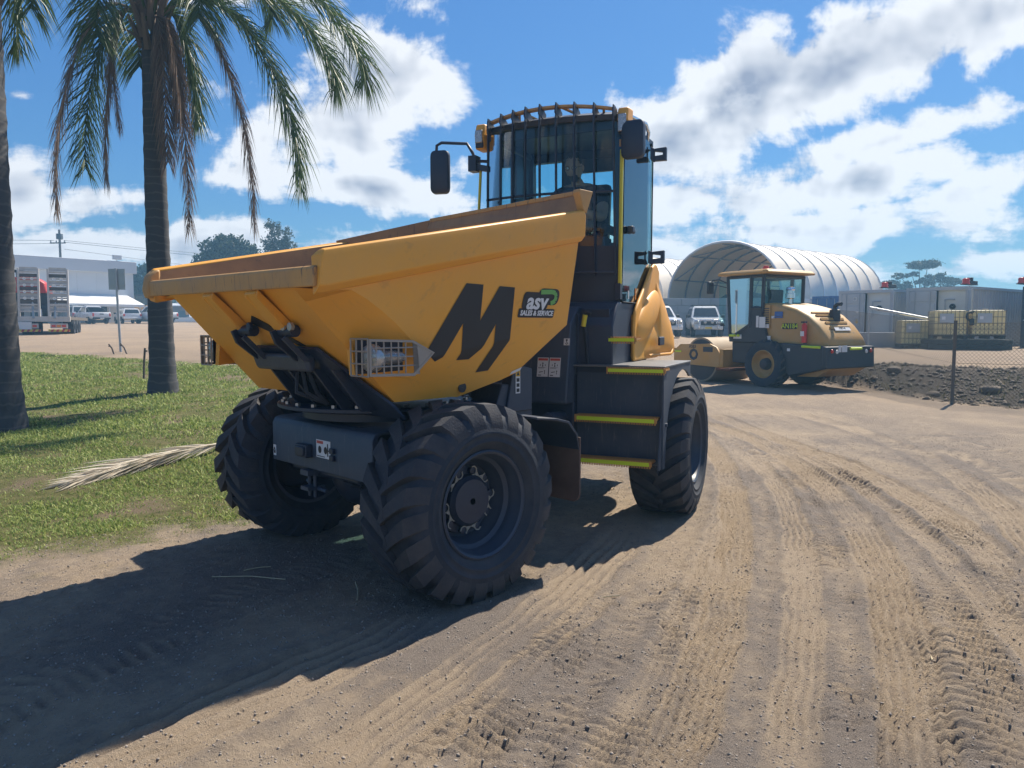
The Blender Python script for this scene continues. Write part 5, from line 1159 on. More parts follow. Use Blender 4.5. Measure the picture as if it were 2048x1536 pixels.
# ---- cars and utes
def car(name, label, cat, loc, ang, kind='ute', paint='car_white', group=None, plate='sticker_white'):
    c = thing(name, label, cat, (loc[0], loc[1], gzs(*loc)), ang, group)
    def ring(x, zb, zt, w): return [(x,w,zb+.12),(x,w+.015,(zb+zt)/2),(x,w,zt-.12),(x,w-.07,zt),(x,-w+.07,zt),(x,-w,zt-.12),(x,-w-.015,(zb+zt)/2),(x,-w,zb+.12),(x,-w+.1,zb),(x,w-.1,zb)]
    if kind == 'ute': stn = [(-2.66,.62,1.08,.86),(-2.60,.50,1.16,.91),(-1.8,.45,1.17,.93),(-.7,.42,1.17,.93),(.9,.42,1.16,.93),(1.5,.45,1.14,.93),(2.25,.48,1.06,.90),(2.52,.52,.98,.84),(2.62,.58,.80,.76)]; cx = (-.80,1.30,-.62,.42); zt = 1.80
    elif kind == 'hatch': stn = [(-2.1,.55,.95,.80),(-2.05,.42,1.02,.86),(-1.2,.36,1.02,.88),(.6,.34,1.0,.88),(1.3,.36,.96,.87),(1.9,.40,.86,.82),(2.05,.46,.70,.74)]; cx = (-1.98,1.15,-1.70,.30); zt = 1.52
    else: stn = [(-2.36,.60,1.05,.84),(-2.3,.48,1.13,.90),(-1.2,.44,1.14,.92),(.8,.42,1.14,.92),(1.6,.46,1.12,.92),(2.2,.50,1.06,.89),(2.40,.55,1.0,.84),(2.46,.60,.85,.80)]; cx = (-2.28,1.20,-2.05,.45); zt = 1.80
    mb = MB(); mb.loft([ring(*s_) for s_ in stn]); mb.build('body', paint, c, smooth=40)
    x0, x1, t0, t1 = cx; zb = stn[3][2]-.03; wb, wt = .86, .68
    A = [(x0,-wb,zb),(x1,-wb,zb),(x1,wb,zb),(x0,wb,zb)]; T = [(t0,-wt,zt),(t1,-wt,zt),(t1,wt,zt),(t0,wt,zt)]
    mb = MB(); mb.loft([A, [tuple(Vector(a).lerp(Vector(b), .9)) for a, b in zip(A, T)], [(t0+.05,-wt+.08,zt+.03),(t1-.08,-wt+.08,zt+.03),(t1-.08,wt-.08,zt+.03),(t0+.05,wt-.08,zt+.03)]]); cabn = mb.build('cabin', paint, c, smooth=30)
    A = [Vector(p) for p in A]; T = [Vector(p) for p in T]
    def pane(i, j, u0, u1, v0, v1, nm):
        f = lambda u, v: (A[i].lerp(A[j], u)).lerp(T[i].lerp(T[j], u), v)
        q = [f(u0,v0), f(u1,v0), f(u1,v1), f(u0,v1)]; n = (q[1]-q[0]).cross(q[3]-q[0]).normalized()
        cen = sum(q, Vector())/4
        if n.dot(cen-Vector(((x0+x1)/2,0,1.4))) < 0: n = -n
        mb = MB(); mb.prism([p+n*.004 for p in q], n*.008); mb.build(nm, 'dark_glass', cabn)
    pane(1,2,.07,.93,.10,.86,'windscreen'); pane(3,0,.08,.92,.14,.84,'rear_window')
    if kind == 'ute': spl = ((.08,.44),(.48,.82))
    else: spl = ((.06,.30),(.33,.58),(.61,.86))
    for (a, b) in spl: pane(0,1,a,b,.08,.84,'side_window'); pane(3,2,a,b,.08,.84,'side_window')
    wx = (-1.60,1.62) if kind != 'hatch' else (-1.3,1.3); r_ = .39 if kind != 'hatch' else .32
    for x in wx:
        for s in (1,-1):
            mb = MB(); mb.lathe([(.12*s,.22),(.12*s,r_-.03),(.09*s,r_),(-.12*s,r_),(-.13*s,.1)], 20, (x,.80*s,r_)); w_ = mb.build('wheel', 'veiled_rubber', c, smooth=40)
            mb = MB(); mb.lathe([(.125*s,.23),(.11*s,.19),(.135*s,.08),(.13*s,.001)], 14, (x,.80*s,r_)); mb.build('rim', 'alloy', w_, smooth=40)
            mb = MB(); mb.prism([(x+(r_+.07)*math.cos(R(a)), .925*s, r_+.02+(r_+.07)*math.sin(R(a))) for a in range(-10,191,20)], (0,.012*s,0)); mb.build('wheel_arch', 'car_trim', c)
    zf = stn[-2][2]; xf = stn[-2][0]; xr = stn[0][0]
    mb = MB(); mb.bx(xf-.12,xf+.16,-.82,.82,.42,.66); mb.build('front_bumper', paint if kind == 'suv' else 'car_trim', c, bevel=.05)
    mb = MB(); mb.bx(xf+.02,xf+.12,-.42,.42,.68,zf-.08); mb.build('grille', 'car_trim', c, bevel=.02)
    mb = MB(); mb.bx(xr-.10,xr+.15,-.84,.84,.46,.66); mb.build('rear_bumper', 'car_trim' if kind != 'hatch' else paint, c, bevel=.05)
    for s in (1,-1):
        mb = MB(); mb.bx(xf-.06,xf+.09,.50*s,.80*s,zf-.24,zf-.06); mb.build('headlight', 'lamp_glass', c, bevel=.03)
        mb = MB(); mb.bx(xr-.03,xr+.08,.70*s,.87*s,.74,1.06 if kind != 'hatch' else .98); mb.build('tail_light', 'lamp_red', c, bevel=.02)
        mb = MB(); mb.box((x1-.35,1.02*s,zb+.10), (.12,.22,.17)); mb.build('wing_mirror', 'car_trim', c, bevel=.03)
    mb = MB(); mb.bx(xr-.125,xr-.102,-.19,.19,.50,.61) if kind != 'hatch' else mb.bx(xr-.02,xr-.004,-.19,.19,.78,.88); mb.build('rear_plate', plate, c)
    mb = MB(); mb.bx(xf+.162,xf+.175,-.19,.19,.47,.58); mb.build('front_plate', plate, c)
    if kind == 'ute':
        mb = MB(); mb.bx(-2.52,-.86,-.80,.80,1.172,1.178); mb.build('tray_opening', 'car_trim', c)
        mb = MB(); mb.bx(-.95,-.85,-.78,.78,1.17,1.62); mb.tube([(-.9,-.72,1.6),(-1.8,-.80,1.2)], .04, 6); mb.tube([(-.9,.72,1.6),(-1.8,.80,1.2)], .04, 6); mb.build('sports_bar', 'car_trim', c)
        mb = MB(); mb.bx(xr-.035,xr+.0,-.18,.18,.92,1.02); mb.build('tailgate_handle', 'car_trim', c)
    if kind == 'suv':
        mb = MB(); mb.tube([(xf+.2,-.55,.45),(xf+.22,-.5,.98),(xf+.22,.5,.98),(xf+.2,.55,.45)], .035, 8); mb.build('bull_bar', 'chrome', c, smooth=50)
        for y in (-.2,.2): mb = MB(); mb.lathe([(xf+.2,.09),(xf+.28,.09),(xf+.29,.001)], 12, (0,y,.86), 'x'); mb.build('spot_light', 'lamp_glass', c, smooth=40)
        mb = MB(); mb.bx(-1.4,.3,-.62,-.58,zt+.05,zt+.09); mb.bx(-1.4,.3,.58,.62,zt+.05,zt+.09); mb.bx(-.2,-.12,-.7,.7,zt+.09,zt+.12); mb.bx(-1.2,-1.12,-.7,.7,zt+.09,zt+.12); mb.build('roof_rack', 'car_trim', c)
    return c
car('parked_ute', 'white dual-cab ute parked tail-out nearest the white building', 'ute', (on(192,77)-.3, 77), R(139), 'ute')
car('parked_hatchback', 'white hatchback parked between two white utes', 'car', (on(258,79), 79), R(130), 'hatch')
car('parked_ute', 'white ute partly hidden behind the palm trunk', 'ute', (on(312,79), 79), R(150), 'ute')
car('parked_ute', 'small distant white ute facing the yard right of the palm', 'ute', (on(389,140), 140), R(-60), 'ute')
car('parked_wagon', 'dark car showing behind the trailer ramps', 'car', (on(150,80), 80), R(139), 'suv', 'car_silver')
car('parked_four_wheel_drive', 'silver four-wheel drive with bull bar facing the camera before the block wall', 'car', (on(1406,46), 46), R(-98), 'suv', 'car_silver', plate='plate_yellow')
car('parked_wagon', 'white car mostly hidden behind the dumper engine hood', 'car', (on(1312,45), 45), R(-85), 'suv', 'car_white')

# ---- low loader trailer with raised ramps and a red machine
tx, ty = on(92,41.7), 41.7
tr = thing('low_loader_trailer', 'low loader trailer with two raised white ramps at the tail', 'trailer', (tx, ty, gzs(tx, ty)), R(24))
mb = MB(); mb.bx(-1.25,1.25,.2,9,.82,1.0); mb.build('deck', 'timber_pole', tr)
mb = MB(); mb.bx(-1.25,1.25,0,.2,.72,1.02); mb.build('tail_beam', 'ramp_white', tr, bevel=.02)
for s in (-1,1):
    x0, x1 = (.18*s, 1.22*s) if s > 0 else (-1.22, -.18)
    mb = MB()
    for xa in (x0, x1-.10): mb.prism([(xa,-.05,1.0),(xa,.16,1.0),(xa,.34,3.62),(xa,.22,3.66)], (.10,0,0))
    rp = mb.build('ramp', 'ramp_white', tr, bevel=.01); rp['kind'] = 'stuff'
    for k in range(7):
        z = 1.30+.36*k; mb = MB(); yy = -.02+.07*(z-1)*1.0; mb.box(((x0+x1)/2, yy+.10, z), (x1-x0-.2, .10, .10)); mb.build('ramp_rung', 'ramp_white', rp)
        mb = MB(); mb.box(((x0+x1)/2, yy+.16, z+.17), (x1-x0-.2, .03, .20)); mb.build('ramp_plate', 'timber_pole' if k % 2 else 'ramp_white', rp)
    for k in range(4):
        for e in (-.18,.18): mb = MB(); z = 2.02+.36*k; mb.lathe([(-.03,.085),(.0,.085),(.01,.02)], 10, ((x0+x1)/2+e, .02+.07*(z-1), z-.01), 'y'); mb.build('ramp_hole', 'white_roof', rp)
    mb = MB(); mb.bx(x0+.1,x1-.1,-.06,-.0,.35,.62); mb.build('tail_board', 'ramp_white', tr)
    for k, m_ in enumerate(('lamp_red','lamp_amber','lamp_red')): mb = MB(); mb.bx(x0+.16+.25*k, x0+.36+.25*k, -.09,-.055,.42,.55); mb.build('tail_lamp', m_, tr)
    mb = MB(); mb.bx(x0,x1,-.1,-.02,.16,.30); mb.build('marker_board', 'plate_yellow', tr)
    for k in range(4): mb = MB(); mb.prism([(x0+.1+.26*k,-.105,.16),(x0+.22+.26*k,-.105,.16),(x0+.30+.26*k,-.105,.30),(x0+.18+.26*k,-.105,.30)], (0,-.004,0)); mb.build('marker_stripe', 'red_paint', tr)
    mb = MB(); mb.tube([(.5*s,.0,.9),(.55*s,.25,1.9)], .06, 8); mb.build('ramp_ram', 'bare_metal', tr)
for y in (1.6,2.9,4.2):
    for s in (-1,1): mb = MB(); mb.lathe([(-.28,.2),(-.28,.42),(.28,.42),(.28,.2)], 20, (1.0*s,y,.42), 'x'); mb.build('wheel', 'veiled_rubber', tr, smooth=40)
mb = MB(); mb.bx(-1.25,-.6,-.12,.0,.3,.7); mb.build('number_panel', 'sticker_white', tr)
rm = thing('red_machine', 'red and black machine loaded on the low loader', 'machine', (tx-2.9, ty+3.4, gzs(tx, ty)+1.02), R(24))
mb = MB(); mb.bx(-1.1,1.1,-.8,2.5,.5,1.4); mb.build('chassis', 'car_trim', rm, bevel=.05)
mb = MB(); mb.prism([(-1.0,-.9,1.4),(1.0,-.9,1.4),(.9,-.8,2.0),(.4,-.8,2.35),(-.9,-.8,2.3)], (0,2.4,0)); mb.build('red_cover', 'red_paint', rm, bevel=.08)
mb = MB(); mb.tube([(-.5,-.5,2.3),(-.5,-.5,2.7)], .08, 8); mb.bx(-.8,-.2,-.6,-.3,2.6,2.75); mb.build('exhaust', 'car_trim', rm)
for s in (-1,1):
    for y in (-.4,1.9): mb = MB(); mb.lathe([(-.2,.2),(-.2,.48),(.2,.48),(.2,.2)], 18, (.9*s,y,.48), 'x'); mb.build('wheel', 'veiled_rubber', rm, smooth=40)

# ---- sign seen from behind, stakes
sx0, sy0 = on(242,24), 24.0
sg = thing('road_sign', 'blank grey back of a rectangular sign on a leaning steel post', 'sign', (sx0, sy0, gzs(sx0, sy0)), 0)
mb = MB(); mb.tube([(0,0,-.2),(-.075,.02,2.65)], .038, 10); mb.build('post', 'galv', sg, smooth=60)
mb = MB(); mb.bx(-.33,.20,.05,.056,1.98,2.64); mb.build('sign_plate', 'galv', sg)
for z in (2.12,2.48): mb = MB(); mb.bx(-.30,.17,.03,.05,z,z+.04); mb.build('sign_rail', 'galv', sg)
for (u, Dd, h, lx, ly, lab, m_) in ((285,16.0,.70,.06,0,'thin dark steel stake standing in the grass by the palm','timber_pole'),(230,23.2,.30,-.18,0,'short leaning stick left of the sign post','timber_pole'),(256,23.2,.32,-.22,.0,'bent dark offcut right of the sign post','timber_pole')):
    x = on(u, Dd); mb = MB(); z = gzs(x, Dd); mb.tube([(x,Dd,z-.1),(x+lx*.5,Dd,z+h*.6),(x+lx,Dd+ly,z+h)], .022, 6); mb.bx(x+lx-.012,x+lx+.05,Dd-.01,Dd+.01,z+h-.08,z+h-.05); o = mb.build('stake', m_); tag(o, lab, 'stake')

# ---- small excavator and brown shed far behind the cars
ex = thing('excavator', 'yellow excavator with glass cab standing behind the parked utes', 'excavator', (on(297,100), 100, 2.0), R(20))
mb = MB(); mb.bx(-1.4,1.4,-1.2,1.2,1.0,2.2); mb.build('house', 'roller_yellow', ex, bevel=.1)
mb = MB(); mb.bx(-1.3,.2,-1.1,-.0,2.2,3.6); cb_ = mb.build('cab', 'car_trim', ex, bevel=.08); mb = MB(); mb.bx(-1.15,.05,-1.13,-1.10,2.4,3.4); mb.build('cab_window', 'cab_glass', cb_); mb = MB(); mb.bx(-1.33,-1.30,-1.0,-.1,2.4,3.4); mb.build('cab_window', 'sticker_white', cb_)
for s in (-1,1): mb = MB(); mb.bx(-1.8,1.8,1.0*s-.3,1.0*s+.3,0,.9); mb.build('track', 'car_trim', ex, bevel=.25)
mb = MB(); mb.tube([(1.2,.2,2.0),(3.0,.2,4.0),(4.6,.2,3.0)], .22, 6); mb.tube([(4.6,.2,3.0),(4.9,.2,1.0)], .18, 6); mb.build('boom', 'roller_yellow', ex)
sh = thing('brown_shed', 'low brown shed with pale roof at the far edge of the yard', 'shed', (on(372,150), 150, 2.05), R(10))
mb = MB(); mb.bx(-6,6,0,5,0,3.4); mb.build('wall', 'brick_brown', sh); mb = MB(); mb.prism([(-6.4,-.6,3.3),(6.4,-.6,3.3),(6.4,5.6,4.0),(-6.4,5.6,4.0)], (0,0,.15)); mb.build('roof', 'fascia_grey', sh)
for x in (-4,-1,2.2): mb = MB(); mb.bx(x,x+1.6,-.05,.02,.2,2.4); mb.build('door', 'car_trim', sh)
mb = MB(); mb.bx(-30,34,0,.3,0,.9); o = mb.build('white_low_wall', 'white_roof'); o.location = (on(420,132), 132, 2.05); tag(o, 'long low white wall along the far side of the yard', 'wall')

# ---- fabric dome shelters
def dome(name, label, Lx, Ly, width=9.0, rise=3.9, zb=3.35, length=14.5, axis=40, nb=8, zg=.95):
    ax = Vector((math.cos(R(axis)), math.sin(R(axis)), 0)); fr = Vector((math.sin(R(axis)), -math.cos(R(axis)), 0))
    d = thing(name, label, 'shelter', (Lx, Ly, zg), R(axis), 'fabric dome shelters')
    # local: x along the axis, -y across the front from the far to the near side
    def ap(t, x, k=1.0, dz=0.): a = math.pi*t; return (x, -width/2+width/2*k*math.cos(a), zb-zg+rise*k*math.sin(a)**.92+dz)
    n = 20
    for b in range(nb):
        x0, x1 = length*b/nb, length*(b+1)/nb
        rings = [[ap(i/n, x0+(x1-x0)*f, 1.0-.010*math.sin(math.pi*f)) for i in range(n+1)] for f in (0,.15,.35,.5,.65,.85,1)]
        mb = MB(); mb.loft(rings, cap=False, closed=False); mb.build('cover_panel', 'tarp', d, smooth=180)
        rings = [[ap(i/n, x0+(x1-x0)*f, .985-.010*math.sin(math.pi*f)) for i in range(n+1)] for f in (0,.5,1)]
        mb = MB(); mb.loft(rings, cap=False, closed=False); mb.build('cover_lining', 'tarp_inside', d, smooth=180)
    for b in range(nb+1):
        mb = MB(); mb.tube([ap(i/n, length*b/nb, .975 if 0 < b else 1.0) for i in range(n+1)], .07 if b else .09, 6); mb.build('arch', 'arch_steel' if b else 'fascia_grey', d, smooth=60)
        mb = MB(); mb.tube([ap(i/n, length*b/nb, 1.004) for i in range(n+1)], .035, 5); mb.build('cover_seam', 'white_roof', d, smooth=60)
    for t in (.12,.3,.5,.7,.88):
        mb = MB(); mb.tube([ap(t, 0.05, .96), ap(t, length, .96)], .045, 5); mb.build('purlin', 'arch_steel', d)
    for t0, t1 in ((.12,.3),(.3,.5),(.7,.5),(.88,.7)):
        mb = MB(); mb.tube([ap(t0, .1, .955), ap(t1, length/nb, .955)], .04, 5); mb.build('brace', 'arch_steel', d)
    for s, yy in ((1, 0.), (-1, -width)):
        mb = MB(); mb.bx(0,length,yy-.12,yy+.12,zb-zg-.25,zb-zg); mb.build('base_rail', 'white_roof', d)
        for k in range(int(length/1.8)):
            for j in range(4): mb = MB(); mb.bx(1.8*k+(.9 if j % 2 else 0), 1.8*k+1.78+(.9 if j % 2 else 0), yy-.3+.004*j, yy+.3, .54*j, .54*j+.53); mb.build('wall_block', 'block_concrete', d, bevel=.02)
    return d
dome('dome_shelter', 'large arched fabric shelter with open front behind the road roller', 11.4, 55.0)
dome('dome_shelter', 'second arched fabric shelter showing behind the dumper cab', 4.4, 63.5)
mb = MB(); 
pl_ = [(x, y, .95+max(0, 3.2*(1-((x-17.2)/4.2)**2-((y-56)/4.5)**2))+rnd.uniform(-.08,.08)) for y in np.linspace(51.5,60.5,15) for x in np.linspace(13,21.4,15)]
mb.add(pl_, [(j*15+i, j*15+i+1, (j+1)*15+i+1, (j+1)*15+i) for j in range(14) for i in range(14)]); o = mb.build('soil_pile', 'soil_black', smooth=60); tag(o, 'heap of black material stored inside the arched shelter', 'soil pile')
# ---- block wall
bw = thing('block_wall', 'stacked grey concrete block wall behind the silver four-wheel drive', 'wall', (on(1316,50), 50, .9), R(-4))
for j in range(5):
    x = -1.5-(.55 if j % 2 else 0)
    while x < 6.2:
        w_ = rnd.choice((1.1,1.1,1.1,.8)); mb = MB(); dy = rnd.uniform(-.02,.02); mb.bx(x, x+w_-.012, dy, .6+dy, .50*j, .50*j+.488); mb.build('block', 'block_concrete', bw, bevel=.02); x += w_

# ---- shipping containers
def container(label, loc, ang, m_='container_grey', L_=6.06, W_=2.44, H_=2.59, opened=True, group=None, panel='container_panel', partition=True):
    c = thing('shipping_container', label, 'container', loc, ang, group)   # x runs back from the doors, y to the left side seen from behind the doors
    mb = MB()
    for y in (0, -W_):
        for x in (0, L_): mb.bx(x-.07,x+.07,y-.07,y+.07,0,H_)
        mb.bx(0,L_,y-.06,y+.06,0,.14); mb.bx(0,L_,y-.05,y+.05,H_-.12,H_)
    for x in (0,L_): mb.bx(x-.06,x+.06,-W_,0,0,.14); mb.bx(x-.06,x+.06,-W_,0,H_-.14,H_)
    fr = mb.build('frame', m_, c)
    def corr(y, nm):
        prof = []; x = .07; k = 0; p = .28
        while x < L_-.1:
            for dx, dd in ((0,0),(.07,0),(.105,.036),(.175,.036),(.21,0)): prof.append((x+dx*p/.28, y-dd if y > -1 else y+dd))
            x += p
        mb = MB(); mb.loft([[(a, b, .12) for a, b in prof], [(a, b, H_-.1) for a, b in prof]], cap=False, closed=False); mb.build(nm, m_, c)
    corr(-.02, 'side_wall'); corr(-W_+.02, 'side_wall')
    mb = MB(); mb.bx(0,L_,-W_,0,H_-.06,H_-.03); mb.build('roof', m_, c); mb = MB(); mb.bx(L_-.05,L_,-W_,0,.1,H_-.1); mb.build('end_wall', m_, c); mb = MB(); mb.bx(0,L_,-W_,0,.1,.16); mb.build('floor', 'timber_pole', c)
    def leaf(M, nm):
        mb = MB(M); w_ = W_/2-.08; mb.bx(-.04,.0,-w_,0,.16,H_-.16); d = mb.build(nm, m_, c, bevel=.01)
        for k in range(4): mb = MB(M); mb.bx(-.06,-.04,-w_+.06,-.06,.25+.58*k,.70+.58*k); mb.build('door_panel', m_, d, bevel=.015)
        for yy in (-.25,-w_+.25):
            mb = MB(M); mb.tube([(-.085,yy,.18),(-.085,yy,H_-.18)], .02, 6); mb.build('lock_bar', 'galv', d)
            mb = MB(M); mb.bx(-.11,-.085,yy-.02,yy+.30,1.15,1.19); mb.build('lock_handle', 'galv', d)
        return d
    leaf(Matrix.Translation((-.02,-.07,0)), 'door_leaf')
    if opened:
        leaf(Matrix.Translation((-.05,-W_-.02,0)) @ Matrix.Rotation(R(118), 4, 'Z') @ Matrix.Scale(-1, 4, (0,1,0)), 'open_door_leaf')
        if partition:
            mb = MB(); mb.bx(.10,.16,-W_+.08,-W_/2-.0,.16,H_-.14); pn = mb.build('inner_panel', panel, c)
            mb = MB(); mb.tube([(.05,-W_+.55,2.05),(.0,-W_+.9,2.05),(.0,-W_+.9,1.35)], .03, 6); mb.build('panel_pipe', 'galv', pn)
            mb = MB(); mb.lathe([(.04,.12),(.10,.12),(.03,.02)], 12, (0,-W_+.62,1.75), 'x'); mb.build('vent_fan', 'car_trim', pn)
    else: leaf(Matrix.Translation((-.02,-W_/2-.01,0)), 'door_leaf')
    return c, fr
def logo_marks(c):
    mb = MB(); mb.tube([(-.10,-.75+.09*math.cos(6.283*k/14),2.2+.09*math.sin(6.283*k/14)) for k in range(15)], .014, 5); mb.build('ring_mark', 'sticker_white', c)
    mb = MB(); mb.prism([(-.085,-.78,1.62),(-.085,-.95,1.62),(-.085,-.865,1.50)], (-.004,0,0)); mb.build('triangle_mark', 'sticker_white', c)
    mb = MB(); mb.prism([(-.085,-.86+.11*math.cos(R(a)),1.15+.11*math.sin(R(a))) for a in (0,90,180,270)], (-.004,0,0)); mb.build('diamond_mark', 'sticker_amber', c)
AXC = R(37)
c1, _ = container('grey shipping container with one door open nearest the road roller', (15.7,36.0,gzs(17,36)-.02), AXC); logo_marks(c1)
c2, _ = container('grey shipping container with pale partition standing behind the liquid totes', (17.6,33.5,gzs(19,33.5)-.02), AXC)
c3, _ = container('dark navy shipping container cut by the right edge of the photo', (21.75,32.0,gzs(22,32)-.02), AXC, 'container_dark', opened=False)
container('blue shipping container below the arched shelter', (20.0,50.0,.9), R(40), 'container_blue', opened=False)
for i, (u, Dd, lab) in enumerate(((1764,35.2,'red warning lamp on the container nearest the roller'),(1925,32.3,'red warning lamp on the container behind the totes'),(2036,31.8,'red warning lamp on the roof edge of the dark container'))):
    x = on(u, Dd); zt = .75+2.6; b = thing('warning_lamp', lab, 'lamp', (x, Dd, zt), AXC, 'red lamps on container roofs')
    mb = MB(); mb.lathe([(0,.16),(.04,.16),(.08,.13),(.2,.14),(.25,.10),(.26,.001)], 12, (0,0,0), 'z'); mb.build('lens', 'lamp_red', b, smooth=50)
    mb = MB(); mb.bx(.15,.9,-.12,.12,0,.16); mb.bx(.3,.5,-.1,.1,.16,.3); mb.bx(-.2,.9,-.15,.15,-.03,.01); mb.build('battery_box', 'car_trim', b, bevel=.02)
mb = MB(); mb.prism([(-2.5,-.25,0),(2.2,-.25,0),(2.2,-.25,.66),(-2.5,-.25,.66)], (0,.5,0)); o = mb.build('concrete_barrier', 'block_concrete', bevel=.04); o.location = (16.1,31.6,gzs(16.1,31.6)-.03); o.rotation_euler = (0,0,R(-20)); tag(o, 'low grey concrete barrier in front of the container doors', 'barrier')

# ---- liquid totes on a spill tray
def ibc():
    t = thing('liquid_tote', 'x', 'tote', (0,0,0), 0, 'yellowed liquid totes')
    mb = MB(); mb.bx(-.56,.56,-.46,.46,.14,1.10); mb.build('bottle', 'ibc_plastic', t, bevel=.07, seg=3)
    mb = MB(); mb.lathe([(1.10,.12),(1.14,.12),(1.15,.10)], 12, (0,0,0), 'z'); mb.build('cap', 'car_trim', t)
    mb = MB()
    for k in range(9): x = -.58+1.16*k/8; mb.tube([(x,-.485,.14),(x,-.485,1.10)], .009, 4); mb.tube([(x,.485,.14),(x,.485,1.10)], .009, 4)
    for k in range(1,7): y = -.485+.97*k/7; mb.tube([(-.585,y,.14),(-.585,y,1.10)], .009, 4); mb.tube([(.585,y,.14),(.585,y,1.10)], .009, 4)
    for z in (.16,.38,.6,.84,1.08): mb.tube([(-.585,-.485,z),(.585,-.485,z),(.585,.485,z),(-.585,.485,z),(-.585,-.485,z)], .010, 4)
    st(mb.build('cage', 'ibc_cage', t))
    mb = MB(); mb.bx(-.58,.58,-.48,.48,.10,.14); pal = mb.build('pallet', 'pallet_dark', t)
    for x in (-.52,0,.52): mb = MB(); mb.bx(x-.06,x+.06,-.46,.46,0,.10); mb.build('pallet_foot', 'pallet_dark', pal)
    mb = MB(); mb.bx(-.40,.10,-.502,-.495,.62,.98); pl = mb.build('label_plate', 'galv', t); mb = MB(); mb.bx(-.32,-.2,-.506,-.503,.75,.87); mb.build('label_mark', 'sticker_white', pl)
    return t
i0 = ibc(); zt_ = gzs(17.6,29.6)
totes = [(16.35,30.6,0,R(-14),'yellowed liquid tote at the left standing lower than the other two'),(17.1,29.55,.40,R(-16),'middle yellowed liquid tote with a black pipe end on its side'),(18.35,29.2,.40,R(-16),'rightmost yellowed liquid tote on the dark spill tray')]
for i, (x, y, dz, a, lab) in enumerate(totes):
    o = i0 if i == 0 else copy_tree(i0); o.location = (x, y, gzs(x, y)+dz+.02); o.rotation_euler = (0,0,a); o['label'] = lab
tray = thing('spill_tray', 'dark green spill tray stack carrying two liquid totes', 'spill tray', (17.7,29.4,gzs(17.7,29.4)), R(-16))
for k in range(2): mb = MB(); mb.bx(-1.45,1.45,-.7,.7,.01+.2*k,.19+.2*k); mb.build('tray', 'pallet_dark', tray, bevel=.03)
for x in (-1.2,-.6,0,.6,1.2): mb = MB(); mb.bx(x-.08,x+.08,-.72,-.70,.02,.38); mb.build('tray_rib', 'pallet_dark', tray, bevel=.01)
mb = MB(); mb.lathe([(0,.20),(.05,.21),(.1,.1)], 16, (0,0,0), 'y'); mb.tube([(0,0,-.1),(0,-.02,-.35)], .09, 8); o = mb.build('pipe_end', 'car_trim', smooth=40); o.location = (17.62,28.85,gzs(17.6,29)+1.3); tag(o, 'round black pipe end hung on the middle tote cage', 'pipe')
mb = MB(); zz = gzs(16.3,30.6); mb.tube([(14.85,31.3,zz+1.66),(16.75,30.35,zz+1.20)], .05, 8); o = mb.build('long_pipe', 'galv', smooth=60); tag(o, 'long pale pipe sloping down onto the left tote', 'pipe')
mb = MB(); mb.tube([(14.85,31.3,gzs(14.85,31.3)),(14.85,31.3,zz+1.70)], .035, 8); o = mb.build('pipe_prop', 'galv', smooth=60); tag(o, 'thin upright prop holding the high end of the pale pipe', 'prop')

# ---- chain link fence along the bank
fn = thing('chain_link_fence', 'rusty chain link fence along the foot of the earth bank', 'fence', (0,0,0))
mat('fence_steel', (.13, .115, .10), .7, metal=.3, var=.2)
fp_ = [(14.2,10.9),(11.4,13.2),(9.05,15.35),(9.15,23.6),(8.7,28.6)]
for i, (x, y) in enumerate(fp_):
    z = gzs(x, y); mb = MB(); mb.tube([(x,y,z-.2),(x,y,z+1.72)], .034, 8); mb.build('post', 'fence_steel', fn, smooth=60)
for i in range(len(fp_)-1):
    a = Vector((*fp_[i], gzs(*fp_[i]))); b = Vector((*fp_[i+1], gzs(*fp_[i+1]))); L_ = (b-a).length; H_ = 1.62; mb = MB()
    d = (b-a)/L_; n = Vector((-d.y, d.x, 0))
    s_ = -H_
    while s_ < L_:
        for sg_ in (1,-1):
            t0, t1 = (s_, s_+H_) if sg_ > 0 else (s_+H_, s_)
            z0, z1 = .03, .03+H_
            def cl(t0, t1, z0, z1):
                out = []
                for t, z, t_, z_ in ((t0,z0,t1,z1),(t1,z1,t0,z0)):
                    tc = min(max(t,0),L_); k = (tc-t)/(t_-t) if abs(t_-t) > 1e-9 else 0; out.append((tc, z+(z_-z)*k))
                return out
            (ta, za), (tb, zb) = cl(t0, t1, z0, z1)
            if abs(tb-ta) > .05: mb.tube([a+d*ta+Vector((0,0,za)), a+d*tb+Vector((0,0,zb))], .0030, 3, cap=False)
        s_ += .075
    st(mb.build('wire_mesh', 'fence_steel', fn, fix=False))
    for z in (.05,.85,1.66): mb = MB(); mb.tube([a+Vector((0,0,z)), b+Vector((0,0,z))], .004, 4); mb.build('line_wire', 'fence_steel', fn)
# boulders on the bank
for k, (u, Dd, r_, lab) in enumerate(((1985,16.2,.17,'pale boulder at the foot of the earth bank near the right edge'),(1790,19.0,.17,'grey-brown boulder on the bank just right of the roller'),(1870,16.6,.11,'small boulder at the foot of the bank left of the fence post'))):
    x = on(u, Dd); mb = MB(); mb.ico((0,0,0), r_, 2, .14, (1.4,1,.62)); o = mb.build('boulder', 'rubble_stone', smooth=40); o.location = (x, Dd, gzs(x, Dd)+r_*.25); o.rotation_euler = (0,0,k); tag(o, lab, 'boulder')

